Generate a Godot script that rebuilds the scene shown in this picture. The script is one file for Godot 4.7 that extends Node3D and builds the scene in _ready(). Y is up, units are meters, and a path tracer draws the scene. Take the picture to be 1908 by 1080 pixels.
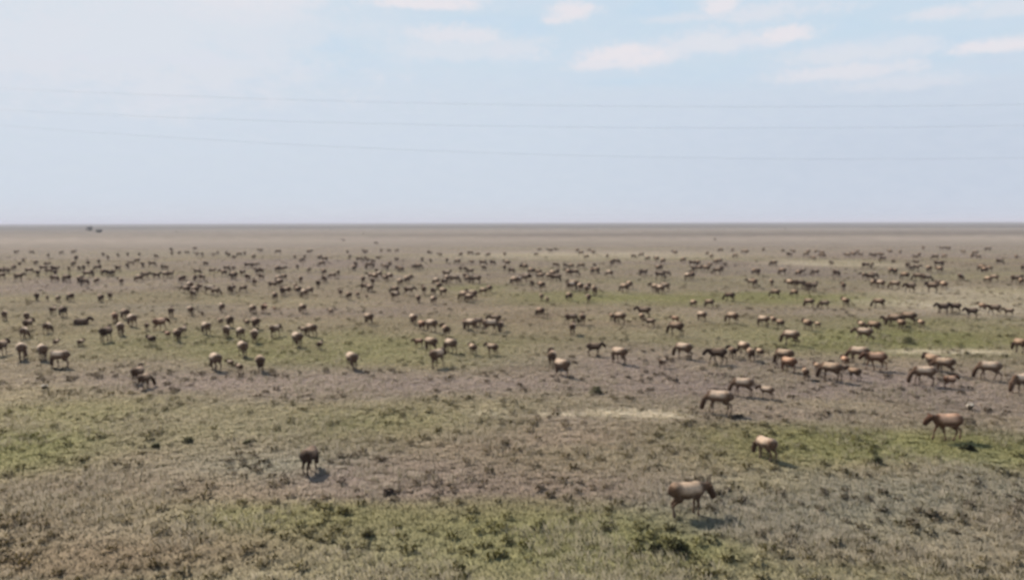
extends Node3D
# An open steppe under a pale sky: a scattered herd of antelopes, three power lines, patchy dry grass.

const CAMERA_HEIGHT := 6.2
var noise_a := FastNoiseLite.new()
var noise_b := FastNoiseLite.new()
var noise_c := FastNoiseLite.new()
var noise_d := FastNoiseLite.new()
var patches: Array = []
var clouds: Array = []
var gaps: Array = []
var used := {}
var bodies := {}
var coats := {}
var mass_places := {}
var rng := RandomNumberGenerator.new()

# ---------------------------------------------------------------- helpers
func lin(r: float, g: float, b: float) -> Color:
	return Color(r, g, b)

func srgb(r: float, g: float, b: float) -> Color:      # a real-world base colour as the sRGB colour a material asks for
	return Color(r, g, b).linear_to_srgb()

func numbered(called: String) -> String:
	if not used.has(called):
		used[called] = 0
		return called
	used[called] += 1
	return "%s_%03d" % [called, used[called]]

func tag(o: Node3D, label: String, category := "", group := "", kind := "") -> void:
	if label: o.set_meta("label", label)
	if category: o.set_meta("category", category)
	if group: o.set_meta("group", group)
	if kind: o.set_meta("kind", kind)

func matte(c: Color, rough := 0.9, painted := true) -> StandardMaterial3D:
	var m := StandardMaterial3D.new()
	m.albedo_color = c
	m.roughness = rough
	m.metallic_specular = 0.25
	m.vertex_color_use_as_albedo = painted
	return m

func seeded_noise(n: FastNoiseLite, s: int, f: float, oct: int) -> void:
	n.seed = s
	n.noise_type = FastNoiseLite.TYPE_SIMPLEX_SMOOTH
	n.frequency = f
	n.fractal_octaves = oct

# ---------------------------------------------------------------- sky
func cloud(az: float, el: float, ra: float, re: float, s: float) -> void:
	clouds.append([az, el, ra, re, s])

func gap(az: float, el: float, ra: float, re: float, s: float) -> void:
	gaps.append([az, el, ra, re, s])

func sky_picture() -> Image:
	var w := 3072
	var h := 1536
	var img := Image.create(w, h, false, Image.FORMAT_RGB8)
	var horizon := Color(0.80, 0.818, 0.858)
	var low := Color(0.795, 0.835, 0.885)
	var mid := Color(0.80, 0.845, 0.90)
	var blue := Color(0.78, 0.86, 0.922)
	var zenith := Color(0.52, 0.65, 0.82)
	var milky := Color(0.855, 0.882, 0.918)
	var white := Color(0.925, 0.90, 0.915)
	img.fill_rect(Rect2i(0, h / 2, w, h / 2), horizon)
	for j in h / 2:
		var el := 90.0 - (j + 0.5) * 180.0 / h
		for i in w:
			var az := (i + 0.5) * 360.0 / w
			if az > 180.0: az -= 360.0
			var framed := absf(az) < 42.0 and el < 22.0
			if not framed and (i % 3 != 0 or j % 3 != 0):
				img.set_pixel(i, j, img.get_pixel(i - i % 3, j - j % 3))
				if i % 3 == 0 or j % 3 == 0 or el > 22.0:
					continue
			var c := horizon.lerp(low, smoothstep(0.0, 2.2, el))
			c = c.lerp(mid, smoothstep(2.0, 7.5, el))
			c = c.lerp(blue, smoothstep(8.0, 13.0, el) * 0.7)
			c = c.lerp(zenith, smoothstep(12.0, 65.0, el))
			var d := Vector3(sin(deg_to_rad(az)) * cos(deg_to_rad(el)), sin(deg_to_rad(el)), -cos(deg_to_rad(az)) * cos(deg_to_rad(el)))
			# the air is milky on the side of the sun
			var towards := acos(clampf(d.dot(sun_towards), -1.0, 1.0))
			var milk := exp(-towards * towards / 0.32)
			c = c.lerp(milky, clampf(milk * 1.25, 0.0, 0.95))
			c = c.lerp(Color(0.755, 0.795, 0.862), smoothstep(-2.0, 30.0, az) * (1.0 - smoothstep(4.0, 11.0, el)) * 0.55 * (1.0 - smoothstep(60.0, 140.0, az)))
			var wx := noise_c.get_noise_3d(d.x * 220.0, d.y * 420.0, d.z * 220.0)
			var wy := noise_d.get_noise_3d(d.x * 130.0, d.y * 260.0, d.z * 130.0)
			var soft := noise_a.get_noise_3d(d.x * 800.0, d.y * 2600.0, d.z * 800.0)
			if framed:
				var g := 0.0
				for k in gaps:
					var q := Vector2((az - k[0]) / k[2], (el - k[1]) / k[3])
					g = maxf(g, k[4] * exp(-q.length_squared() * 1.3 + wy * 0.9))
				c = c.lerp(Color(0.765, 0.850, 0.920), clampf(g, 0.0, 1.0) * 0.75)
				var veil := 0.0
				for k in clouds:
					var q := Vector2((az - k[0]) / k[2] + wx * 0.35, (el - k[1]) / k[3] + wy * 0.5 + soft * 0.3)
					var flat := q.y * (1.25 if q.y < 0.0 else 0.9)
					var r := sqrt(q.x * q.x + flat * flat) + wx * 0.3 + 0.38 * noise_b.get_noise_3d(d.x * 560.0, d.y * 1150.0, d.z * 560.0)
					veil = maxf(veil, k[4] * (1.0 - smoothstep(0.35, 1.25, r)))
				c = c.lerp(white, veil)
			if el > 9.0:
				var f := (noise_d.get_noise_3d(d.x * 26.0, d.y * 90.0, d.z * 26.0) + 0.35 * wx)
				var up := smoothstep(0.18, 0.5, f) * smoothstep(12.0, 17.0, el) * 0.8
				c = c.lerp(white, up * (1.0 - 0.5 * smoothstep(50.0, 90.0, el)))
			c = c.lerp(milky, clampf(0.10 + soft * 0.16, 0.0, 0.3))
			img.set_pixel(i, j, c)
	return img

# ---------------------------------------------------------------- ground
const HUES := {
	"base": Vector3(0.242, 0.198, 0.148), "green": Vector3(0.195, 0.188, 0.085), "olive": Vector3(0.205, 0.188, 0.105),
	"brown": Vector3(0.238, 0.182, 0.134), "lilac": Vector3(0.240, 0.190, 0.176), "pale": Vector3(0.50, 0.43, 0.33),
	"sage": Vector3(0.205, 0.195, 0.155), "straw": Vector3(0.28, 0.24, 0.145), "earth": Vector3(0.190, 0.142, 0.094),
	"rose": Vector3(0.245, 0.180, 0.158), "grey": Vector3(0.21, 0.19, 0.155),
}

func patch(x: float, z: float, rx: float, rz: float, hue: String, s: float) -> void:
	patches.append([x, z, rx, rz, HUES[hue], s])

func cover(x: float, z: float) -> Vector3:              # colour of the plant cover that grows at a place
	var n1 := noise_a.get_noise_2d(x * 0.32, z)
	var n2 := noise_b.get_noise_2d(x * 0.6, z)
	var n3 := noise_c.get_noise_2d(x * 0.7 + 70.0, z * 1.3)
	var c: Vector3 = HUES.base
	c = c.lerp(HUES.olive, smoothstep(0.0, 0.45, n1) * 0.5)
	c = c.lerp(HUES.lilac, smoothstep(0.1, 0.5, -n1) * 0.5)
	for p in patches:
		var qx: float = (x - p[0]) / p[2]
		if qx > 2.0 or qx < -2.0: continue
		var qz: float = (z - p[1]) / p[3]
		if qz > 2.0 or qz < -2.0: continue
		var r := sqrt(qx * qx + qz * qz) + n2 * 0.6 + n3 * 0.45
		c = c.lerp(p[4], p[5] * (1.0 - smoothstep(0.25, 1.55, r)))
	c = c.lerp(HUES.straw, smoothstep(0.15, 0.6, n3) * 0.4)
	c = c.lerp(HUES.earth, smoothstep(0.2, 0.6, -n3) * 0.25)
	var far := Vector2(x, z).length()
	if far > 150.0:
		var band := noise_a.get_noise_2d(x * 0.012 + 40.0, z * 0.10) + 0.5 * noise_b.get_noise_2d(x * 0.004, z * 0.03)
		c = c.lerp(Vector3(0.245, 0.205, 0.178), smoothstep(90.0, 220.0, far) * 0.75)
		c = c.lerp(Vector3(0.16, 0.148, 0.132), smoothstep(280.0, 1000.0, far) * 0.75)
		c *= 1.08 + 0.9 * band * smoothstep(150.0, 400.0, far)
	return c * (1.16 + 0.20 * n2)

func rise(x: float, z: float) -> float:                 # the lie of the land
	var far := Vector2(x, z).length()
	return (noise_a.get_noise_2d(x * 0.6 + 300.0, z * 0.6) * 0.10 + noise_c.get_noise_2d(x * 0.5, z * 0.5 + 90.0) * 0.03) * (1.0 - smoothstep(120.0, 260.0, far))

func grain_texture() -> ImageTexture:
	var s := 1024
	var img := Image.create(s, s, true, Image.FORMAT_RGB8)
	var n := FastNoiseLite.new()
	seeded_noise(n, 41, 0.06, 4)
	n.noise_type = FastNoiseLite.TYPE_SIMPLEX
	var n2 := FastNoiseLite.new()
	seeded_noise(n2, 42, 0.012, 3)
	var a := n.get_seamless_image(s, s)
	var b := n2.get_seamless_image(s, s)
	for j in s:
		for i in s:
			var v := a.get_pixel(i, j).r
			var u := b.get_pixel(i, j).r
			var k := clampf(0.80 + (v - 0.5) * 0.5 + (u - 0.5) * 0.25, 0.35, 1.0)
			img.set_pixel(i, j, Color(k, k, k * 0.98))
	img.generate_mipmaps()
	return ImageTexture.create_from_image(img)

func build_ground() -> void:
	var rings := PackedFloat32Array([0.0])
	var r := 1.5
	while r < 26000.0:
		rings.append(r)
		r *= 1.022 if r < 260.0 else 1.07
	var sectors := 900
	var v := PackedVector3Array()
	var nrm := PackedVector3Array()
	var col := PackedColorArray()
	var idx := PackedInt32Array()
	for k in rings.size():
		for s in sectors:
			# sectors are narrower ahead, where the herd stands
			var t := float(s) / sectors * 2.0 - 1.0
			var a := PI * (0.25 * t + 0.75 * t * t * t)
			var x := sin(a) * rings[k]
			var z := -cos(a) * rings[k]
			v.append(Vector3(x, rise(x, z), z))
			nrm.append(Vector3.UP)
			var c := cover(x, z)
			col.append(Color(c.x, c.y, c.z))
	for k in rings.size() - 1:
		for s in sectors:
			var s2 := (s + 1) % sectors
			var a := k * sectors + s
			var b := k * sectors + s2
			idx.append_array([a, a + sectors, b, b, a + sectors, b + sectors])
	var fl := PackedVector3Array()
	fl.resize(v.size())
	for t in range(0, idx.size(), 3):
		var n := (v[idx[t + 2]] - v[idx[t]]).cross(v[idx[t + 1]] - v[idx[t]])
		for q in 3: fl[idx[t + q]] += n
	for q in v.size():
		var n := fl[q]
		if n.length() > 1e-9:
			n = n.normalized()
			nrm[q] = n if n.y > 0.0 else -n
	var arr := []
	arr.resize(Mesh.ARRAY_MAX)
	arr[Mesh.ARRAY_VERTEX] = v
	arr[Mesh.ARRAY_NORMAL] = nrm
	arr[Mesh.ARRAY_COLOR] = col
	arr[Mesh.ARRAY_INDEX] = idx
	var mesh := ArrayMesh.new()
	mesh.add_surface_from_arrays(Mesh.PRIMITIVE_TRIANGLES, arr)
	var m := matte(Color.WHITE, 1.0)
	m.metallic_specular = 0.1
	m.albedo_texture = grain_texture()
	m.uv1_triplanar = true
	m.uv1_world_triplanar = true
	m.uv1_scale = Vector3(0.22, 0.22, 0.22)
	mesh.surface_set_material(0, m)
	var g := MeshInstance3D.new()
	g.name = "ground"
	g.mesh = mesh
	add_child(g)
	tag(g, "wide flat steppe of patchy green and dry lilac brown grass", "ground", "", "structure")

# ---------------------------------------------------------------- grass
func tuft_mesh(blades: int, spread: float, tall: float, width: float, lean: float, s: int) -> ArrayMesh:
	rng.seed = s
	var v := PackedVector3Array()
	var nrm := PackedVector3Array()
	var col := PackedColorArray()
	var idx := PackedInt32Array()
	for b in blades:
		var a := rng.randf() * TAU
		var out := Vector3(cos(a), 0, sin(a))
		var side := Vector3(-out.z, 0, out.x).rotated(Vector3.UP, rng.randf_range(-0.7, 0.7))
		var root := out * spread * sqrt(rng.randf()) * 0.6
		var hgt := tall * rng.randf_range(0.55, 1.0)
		var off := out * lean * hgt * rng.randf_range(0.3, 1.2)
		var p0 := root
		var p1 := root + off * 0.35 + Vector3.UP * hgt * 0.6
		var p2 := root + off + Vector3.UP * hgt * rng.randf_range(0.8, 1.0)
		var wd := width * rng.randf_range(0.7, 1.2)
		var n0 := v.size()
		var nn := (out * 0.35 + Vector3.UP * 0.9).normalized()
		v.append_array([p0 - side * wd, p0 + side * wd, p1 - side * wd * 0.8, p1 + side * wd * 0.8, p2])
		var k := rng.randf_range(0.78, 1.2)
		for q in 5:
			nrm.append(nn)
			col.append(Color(k, k, k))
		idx.append_array([n0, n0 + 2, n0 + 1, n0 + 1, n0 + 2, n0 + 3, n0 + 2, n0 + 4, n0 + 3])
	var arr := []
	arr.resize(Mesh.ARRAY_MAX)
	arr[Mesh.ARRAY_VERTEX] = v
	arr[Mesh.ARRAY_NORMAL] = nrm
	arr[Mesh.ARRAY_COLOR] = col
	arr[Mesh.ARRAY_INDEX] = idx
	var mesh := ArrayMesh.new()
	mesh.add_surface_from_arrays(Mesh.PRIMITIVE_TRIANGLES, arr)
	return mesh

func scatter(called: String, label: String, category: String, mesh: ArrayMesh, count: int, s: int, d0: float, d1: float, least: float, most: float, tone: Callable) -> void:
	rng.seed = s
	var mm := MultiMesh.new()
	mm.transform_format = MultiMesh.TRANSFORM_3D
	mm.use_colors = true
	mm.mesh = mesh
	var where: Array[Transform3D] = []
	var tint: Array[Color] = []
	while where.size() < count:
		var d := d0 * pow(d1 / d0, rng.randf())
		var x := rng.randf_range(-0.84, 0.84) * d
		var z := -d
		var c = tone.call(x, z)
		if c == null: continue
		var k := rng.randf_range(least, most) * (1.0 + d / 260.0)
		var b := Basis(Vector3.UP, rng.randf() * TAU).scaled(Vector3(k, k * rng.randf_range(0.75, 1.2), k))
		where.append(Transform3D(b, Vector3(x, rise(x, z) - 0.01, z)))
		tint.append(c)
	mm.instance_count = count
	for i in count:
		mm.set_instance_transform(i, where[i])
		mm.set_instance_color(i, tint[i])
	var o := MultiMeshInstance3D.new()
	o.name = called
	o.multimesh = mm
	var m := matte(Color.WHITE, 0.85)
	m.backlight_enabled = true
	m.backlight = Color(0.75, 0.75, 0.62)
	o.material_override = m
	add_child(o)
	tag(o, label, category, "", "stuff")

func grass_tone(x: float, z: float):
	var c := cover(x, z)
	var k := rng.randf_range(1.16, 1.52)
	c = c.lerp(Vector3(0.25, 0.22, 0.13), rng.randf() * 0.25)
	return Color(c.x * k, c.y * k, c.z * k)

func pale_tone(x: float, z: float):
	if noise_c.get_noise_2d(x * 3.0, z * 3.0) < rng.randf_range(-0.1, 0.6): return null
	var c := cover(x, z).lerp(Vector3(0.46, 0.40, 0.31), rng.randf_range(0.35, 0.8))
	return Color(c.x, c.y, c.z)

func herb_tone(x: float, z: float):
	if noise_b.get_noise_2d(x * 2.0 + 31.0, z * 2.0) < rng.randf_range(-0.35, 0.5): return null
	var c := cover(x, z).lerp(Vector3(0.085, 0.075, 0.042), rng.randf_range(0.05, 0.45))
	if c.x / c.z < 1.6: c = c.lerp(Vector3(0.10, 0.075, 0.06), 0.5)
	return Color(c.x, c.y, c.z)

func leafy_mesh(leaves: int, r: float, h: float, leaf: float, s: int) -> ArrayMesh:   # a low leafy clump: many small leaves on short twigs
	rng.seed = s
	var st := SurfaceTool.new()
	st.begin(Mesh.PRIMITIVE_TRIANGLES)
	for k in leaves:
		var a := rng.randf() * TAU
		var e := rng.randf()
		var rad := r * sqrt(rng.randf()) * (1.0 - 0.45 * e * e)
		var lump := 1.0 + 0.3 * sin(a * 3.0 + s)
		var p := Vector3(cos(a) * rad * lump, h * e * (0.55 + 0.45 * sqrt(maxf(0.0, 1.0 - rad * rad / (r * r)))), sin(a) * rad * lump)
		var dir := (Vector3(cos(a), 0, sin(a)) * rng.randf_range(0.2, 1.0) + Vector3(rng.randf_range(-0.6, 0.6), rng.randf_range(0.1, 1.0), rng.randf_range(-0.6, 0.6))).normalized()
		var side := dir.cross(Vector3(rng.randf() - 0.5, rng.randf() - 0.5, rng.randf() - 0.5)).normalized() * leaf * 0.32
		var q := rng.randf_range(0.65, 1.3)
		var n := (dir + Vector3.UP * 0.6).normalized()
		for w in [p, p + dir * leaf * 0.5 + side, p + dir * leaf, p, p + dir * leaf, p + dir * leaf * 0.5 - side]:
			st.set_normal(n)
			st.set_color(Color(q, q, q))
			st.add_vertex(w)
	return st.commit()

# ---------------------------------------------------------------- bodies
# A body is laid out as tapered bones; their distances are joined smoothly on a grid and meshed as surface nets.
func body_mesh(bones: Array, cell: float, lo: Vector3, hi: Vector3, coat: Callable) -> ArrayMesh:
	var K := 62.0
	var nx := int((hi.x - lo.x) / cell) + 2
	var ny := int((hi.y - lo.y) / cell) + 2
	var nz := int((hi.z - lo.z) / cell) + 2
	var sum := PackedFloat32Array()
	sum.resize(nx * ny * nz)
	var red := sum.duplicate()
	for n in bones.size():
		var b: Array = bones[n]
		var p: Vector3 = b[0]
		var ra: float = b[1]
		var q: Vector3 = b[2]
		var rb: float = b[3]
		var part: float = b[4]
		var m := maxf(ra, rb) + 0.085
		var l := p.min(q) - Vector3.ONE * m
		var u := p.max(q) + Vector3.ONE * m
		var pq := q - p
		var len2 := maxf(pq.length_squared(), 1e-9)
		for i in range(maxi(0, int((l.x - lo.x) / cell)), mini(nx, int((u.x - lo.x) / cell) + 1)):
			for j in range(maxi(0, int((l.y - lo.y) / cell)), mini(ny, int((u.y - lo.y) / cell) + 1)):
				for k in range(maxi(0, int((l.z - lo.z) / cell)), mini(nz, int((u.z - lo.z) / cell) + 1)):
					var x := lo + Vector3(i, j, k) * cell
					var t := clampf((x - p).dot(pq) / len2, 0.0, 1.0)
					var d := (x - p - pq * t).length() - lerpf(ra, rb, t)
					if d < 0.085:
						var w := exp(-K * d)
						var at := (i * ny + j) * nz + k
						sum[at] += w
						red[at] += w * part
	var f := PackedFloat32Array()
	f.resize(sum.size())
	for at in sum.size():
		f[at] = -log(maxf(sum[at], 0.003)) / K
	var cellv := PackedInt32Array()
	cellv.resize(sum.size())
	cellv.fill(-1)
	var v := PackedVector3Array()
	var col := PackedColorArray()
	var sx := ny * nz
	for i in nx - 1:
		for j in ny - 1:
			for k in nz - 1:
				var at := i * sx + j * nz + k
				var inside := 0
				for c in 8:
					if f[at + (c & 1) * sx + ((c >> 1) & 1) * nz + (c >> 2)] < 0.0: inside += 1
				if inside == 0 or inside == 8: continue
				var acc := Vector3.ZERO
				var cnt := 0
				for e in 12:
					var ax := e / 4
					var o1 := e & 1
					var o2 := (e >> 1) & 1
					var a0 := Vector3.ZERO
					var s0 := 0
					var st := 0
					if ax == 0:
						a0 = Vector3(0, o1, o2); s0 = o1 * nz + o2; st = sx
					elif ax == 1:
						a0 = Vector3(o1, 0, o2); s0 = o1 * sx + o2; st = nz
					else:
						a0 = Vector3(o1, o2, 0); s0 = o1 * sx + o2 * nz; st = 1
					var fa := f[at + s0]
					var fb := f[at + s0 + st]
					if (fa < 0.0) == (fb < 0.0): continue
					var dir := Vector3.ZERO
					dir[ax] = fa / (fa - fb)
					acc += a0 + dir
					cnt += 1
				cellv[at] = v.size()
				var pos := lo + (Vector3(i, j, k) + acc / cnt) * cell
				v.append(pos)
				var part := 0.0
				if sum[at] > 0.0: part = red[at] / sum[at]
				else:
					for c in 8:
						var o := at + (c & 1) * sx + ((c >> 1) & 1) * nz + (c >> 2)
						if sum[o] > 0.0: part = red[o] / sum[o]
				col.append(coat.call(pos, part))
	var idx := PackedInt32Array()
	for i in range(1, nx - 1):
		for j in range(1, ny - 1):
			for k in range(1, nz - 1):
				var at := i * sx + j * nz + k
				var a := f[at] < 0.0
				for ax in 3:
					var st: int = [sx, nz, 1][ax]
					var b := f[at + st] < 0.0
					if a == b: continue
					var u: int = [nz, 1, sx][ax]
					var w: int = [1, sx, nz][ax]
					var q := [cellv[at - u - w], cellv[at - w], cellv[at], cellv[at - u]]
					if q.min() < 0: continue
					if not a: idx.append_array([q[0], q[1], q[2], q[0], q[2], q[3]])
					else: idx.append_array([q[0], q[2], q[1], q[0], q[3], q[2]])
	var nrm := PackedVector3Array()
	nrm.resize(v.size())
	for t in range(0, idx.size(), 3):
		var n := (v[idx[t + 2]] - v[idx[t]]).cross(v[idx[t + 1]] - v[idx[t]])
		for q in 3: nrm[idx[t + q]] += n
	for q in v.size(): nrm[q] = nrm[q].normalized()
	var arr := []
	arr.resize(Mesh.ARRAY_MAX)
	arr[Mesh.ARRAY_VERTEX] = v
	arr[Mesh.ARRAY_NORMAL] = nrm
	arr[Mesh.ARRAY_COLOR] = col
	arr[Mesh.ARRAY_INDEX] = idx
	var mesh := ArrayMesh.new()
	mesh.add_surface_from_arrays(Mesh.PRIMITIVE_TRIANGLES, arr)
	return mesh

# parts: 0 torso, 1 neck, 2 head, 3 leg, 4 ear, 5 tail
func coat_of(at: Vector3, part: float) -> Color:
	var p := at / Vector3(0.78, 1.06, 1.0)
	var mottle := 1.0 + 0.32 * noise_b.get_noise_3d(p.x * 60.0, p.y * 60.0, p.z * 60.0)
	var lit_sand := Vector3(0.53, 0.39, 0.27)  # sunlit tone of the back, painted into the coat
	var shaded_umber := Vector3(0.110, 0.064, 0.037)  # coat brown, deepened to paint in the shade on rump and flanks
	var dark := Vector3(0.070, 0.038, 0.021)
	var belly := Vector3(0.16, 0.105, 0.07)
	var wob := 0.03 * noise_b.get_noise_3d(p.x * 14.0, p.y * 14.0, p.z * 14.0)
	var lit_saddle := smoothstep(0.47, 0.61, p.y + wob * 1.6) * smoothstep(-0.40, -0.08, p.x + wob * 3.0) * (1.0 - smoothstep(0.26, 0.42, p.x + wob * 2.0))  # mask of the painted sunlight on the back, fading towards the rump
	var c := shaded_umber.lerp(lit_sand, maxf(lit_saddle, 0.4 * smoothstep(0.63, 0.69, p.y + wob)))
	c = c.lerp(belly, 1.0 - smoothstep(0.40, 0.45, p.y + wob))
	if part > 0.25: c = c.lerp(shaded_umber * 0.95, smoothstep(0.3, 0.9, part))
	if part > 1.2: c = c.lerp(dark, smoothstep(1.2, 1.9, part))
	if part > 2.3: c = shaded_umber.lerp(Vector3(0.15, 0.10, 0.068), 1.0 - smoothstep(0.1, 0.36, p.y))
	if part > 3.6: c = Vector3(0.12, 0.08, 0.055)
	if part > 4.6: c = Vector3(0.30, 0.23, 0.17)
	if part > 2.3 and part < 3.5 and p.y < 0.035: c = Vector3(0.02, 0.016, 0.013)
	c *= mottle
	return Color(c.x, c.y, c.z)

func bone(to: Array, p: Vector3, ra: float, q: Vector3, rb: float, part: float) -> void:
	var k := Vector3(0.78, 1.06, 1.0)
	to.append([p * k, ra, q * k, rb, part])

func saiga_body(pose: String) -> ArrayMesh:
	var b: Array = []
	var chest := Vector3(0.27, 0.545, 0)
	var rump := Vector3(-0.33, 0.575, 0)
	var drop := 0.0
	if pose == "L": drop = 0.36
	var dv := Vector3(0, -drop, 0)
	for s in [-1.0, 1.0]:
		bone(b, chest + dv + Vector3(0, 0, 0.035 * s), 0.14, Vector3(-0.05, 0.53, 0.05 * s) + dv, 0.158, 0.0)
		bone(b, Vector3(-0.05, 0.53, 0.05 * s) + dv, 0.158, rump + dv + Vector3(0, 0, 0.04 * s), 0.135, 0.0)
	bone(b, Vector3(0.26, 0.645, 0) + dv, 0.07, Vector3(-0.02, 0.615, 0) + dv, 0.07, 0.0)
	bone(b, Vector3(-0.05, 0.62, 0) + dv, 0.07, Vector3(-0.33, 0.64, 0) + dv, 0.085, 0.0)
	bone(b, Vector3(0.36, 0.50, 0) + dv, 0.095, Vector3(0.2, 0.44, 0) + dv, 0.085, 0.0)
	bone(b, Vector3(-0.44, 0.56, 0) + dv, 0.09, Vector3(-0.40, 0.50, 0) + dv, 0.09, 0.0)
	bone(b, Vector3(-0.51, 0.61, 0) + dv, 0.026, Vector3(-0.555, 0.49, 0) + dv, 0.016, 5.0)
	# neck and head
	var n0 := Vector3(0.37, 0.60, 0) + dv
	var poll := Vector3(0.58, 0.70, 0)
	var fwd := Vector3(0.83, -0.56, 0)
	if pose == "B":
		poll = Vector3(0.56, 0.38, 0.13); fwd = Vector3(0.30, -0.93, 0.2)
	elif pose == "T":
		poll = Vector3(0.53, 0.73, -0.09); fwd = Vector3(0.55, -0.50, -0.67)
	elif pose == "G":
		poll = Vector3(0.60, 0.41, 0); fwd = Vector3(0.38, -0.925, 0)
	elif pose == "W":
		poll = Vector3(0.60, 0.64, 0); fwd = Vector3(0.80, -0.60, 0)
	elif pose == "H":
		poll = Vector3(0.62, 0.60, 0); fwd = Vector3(0.62, -0.785, 0)
	elif pose == "L":
		poll = Vector3(0.58, 0.42, 0); fwd = Vector3(0.90, -0.43, 0)
	elif pose == "C":
		poll = Vector3(0.56, 0.70, 0); fwd = Vector3(0.85, -0.53, 0)
	bone(b, n0, 0.11, n0.lerp(poll, 0.55) + Vector3(0, 0.0, 0), 0.066, 1.0)
	bone(b, n0 + Vector3(0.01, -0.08, 0), 0.075, n0.lerp(poll, 0.6) + Vector3(0, -0.025, 0), 0.056, 1.0)
	bone(b, n0.lerp(poll, 0.55), 0.064, poll, 0.062, 1.2)
	var up := Vector3(-fwd.y, fwd.x, 0)
	if up.y < 0.0: up = -up
	bone(b, poll, 0.068, poll + fwd * 0.10, 0.064, 2.0)
	bone(b, poll + fwd * 0.09, 0.066, poll + fwd * 0.20 + up * 0.012, 0.058, 2.0)
	bone(b, poll + fwd * 0.19 + up * 0.015, 0.058, poll + fwd * 0.27 - up * 0.005, 0.056, 2.0)      # the swollen nose
	bone(b, poll + fwd * 0.265 - up * 0.01, 0.052, poll + fwd * 0.275 - up * 0.055, 0.036, 2.0)
	bone(b, poll + fwd * 0.06 - up * 0.035, 0.045, poll + fwd * 0.215 - up * 0.055, 0.03, 2.0)      # lower jaw
	for s in [-1.0, 1.0]:
		bone(b, poll + fwd * 0.02 + Vector3(0, 0, 0.06 * s) + up * 0.03, 0.026, poll - fwd * 0.02 + Vector3(0, 0, 0.135 * s) + up * 0.065, 0.014, 4.0)
		bone(b, poll + fwd * 0.11 + Vector3(0, 0, 0.045 * s) + up * 0.025, 0.026, poll + fwd * 0.14 + Vector3(0, 0, 0.045 * s) + up * 0.02, 0.022, 2.0)
	# legs
	for s in [-1.0, 1.0]:
		var z: float = 0.085 * s
		var sf := 0.0
		var sh := 0.0
		if pose == "W":
			sf = 0.15 * s; sh = -0.15 * s
		elif pose == "B":
			sf = -0.10 * s; sh = 0.10 * s
		elif pose == "G":
			sf = 0.06 * s + 0.03; sh = -0.05 * s
		else:
			sf = 0.025 * s; sh = -0.04 * s
		if pose == "L":
			bone(b, Vector3(0.27, 0.20, z), 0.07, Vector3(0.40, 0.075, z * 1.25), 0.036, 3.0)
			bone(b, Vector3(0.40, 0.07, z * 1.25), 0.032, Vector3(0.17, 0.04, z * 1.3), 0.022, 3.0)
			bone(b, Vector3(-0.34, 0.20, z), 0.11, Vector3(-0.14, 0.11, z * 1.6), 0.06, 3.0)
			bone(b, Vector3(-0.14, 0.10, z * 1.6), 0.05, Vector3(-0.42, 0.05, z * 1.6), 0.028, 3.0)
			bone(b, Vector3(-0.42, 0.045, z * 1.6), 0.026, Vector3(-0.16, 0.03, z * 1.75), 0.018, 3.0)
			continue
		var el := Vector3(0.255 + sf * 0.2, 0.41, z)
		var kn := Vector3(0.275 + sf * 0.75, 0.235, z * 0.95)
		var ft := Vector3(0.265 + sf * 1.15, 0.065, z * 0.92)
		bone(b, Vector3(0.29, 0.52, z * 0.9), 0.085, el, 0.058, 0.6)
		bone(b, el, 0.036, kn, 0.021, 3.0)
		bone(b, kn, 0.019, ft, 0.0145, 3.0)
		bone(b, ft, 0.02, ft + Vector3(0.022, -0.045, 0), 0.024, 3.0)
		var st := Vector3(-0.25 + sh * 0.35, 0.385, z * 1.05)
		var hk := Vector3(-0.435 + sh * 0.85, 0.26, z * 0.98)
		var hf := Vector3(-0.385 + sh * 1.2, 0.065, z * 0.95)
		bone(b, Vector3(-0.36, 0.53, z * 0.85), 0.105, st, 0.068, 0.5)
		bone(b, st, 0.048, hk, 0.023, 3.0)
		bone(b, hk, 0.021, hf, 0.015, 3.0)
		bone(b, hf, 0.02, hf + Vector3(0.024, -0.045, 0), 0.024, 3.0)
	heads[pose] = [poll * Vector3(0.78, 1.06, 1.0), fwd.normalized(), up.normalized()]
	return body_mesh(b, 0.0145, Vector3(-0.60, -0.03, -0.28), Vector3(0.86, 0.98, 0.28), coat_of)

var heads := {}

func horn_mesh() -> ArrayMesh:                          # a ringed, faintly lyre-shaped horn
	var st := SurfaceTool.new()
	st.begin(Mesh.PRIMITIVE_TRIANGLES)
	var ring := 8
	var steps := 12
	var pts: Array = []
	for i in steps + 1:
		var t := float(i) / steps
		var c := Vector3(-0.03 * t - 0.05 * sin(t * PI), 0.27 * t, 0.03 * sin(t * PI * 1.4))
		var r := lerpf(0.024, 0.008, t) * (1.0 + 0.14 * float(i % 2))
		var row: Array = []
		for k in ring:
			var a := TAU * k / ring
			row.append(c + Vector3(cos(a) * r, 0, sin(a) * r))
		pts.append(row)
	for i in steps:
		for k in ring:
			var k2 := (k + 1) % ring
			for p in [pts[i][k], pts[i][k2], pts[i + 1][k], pts[i][k2], pts[i + 1][k2], pts[i + 1][k]]:
				st.add_vertex(p)
	st.generate_normals()
	return st.commit()

var horn: ArrayMesh
var eye: SphereMesh

func make_body(pose: String) -> ArrayMesh:
	if not bodies.has(pose):
		bodies[pose] = saiga_body(pose)
	return bodies[pose]

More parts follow.
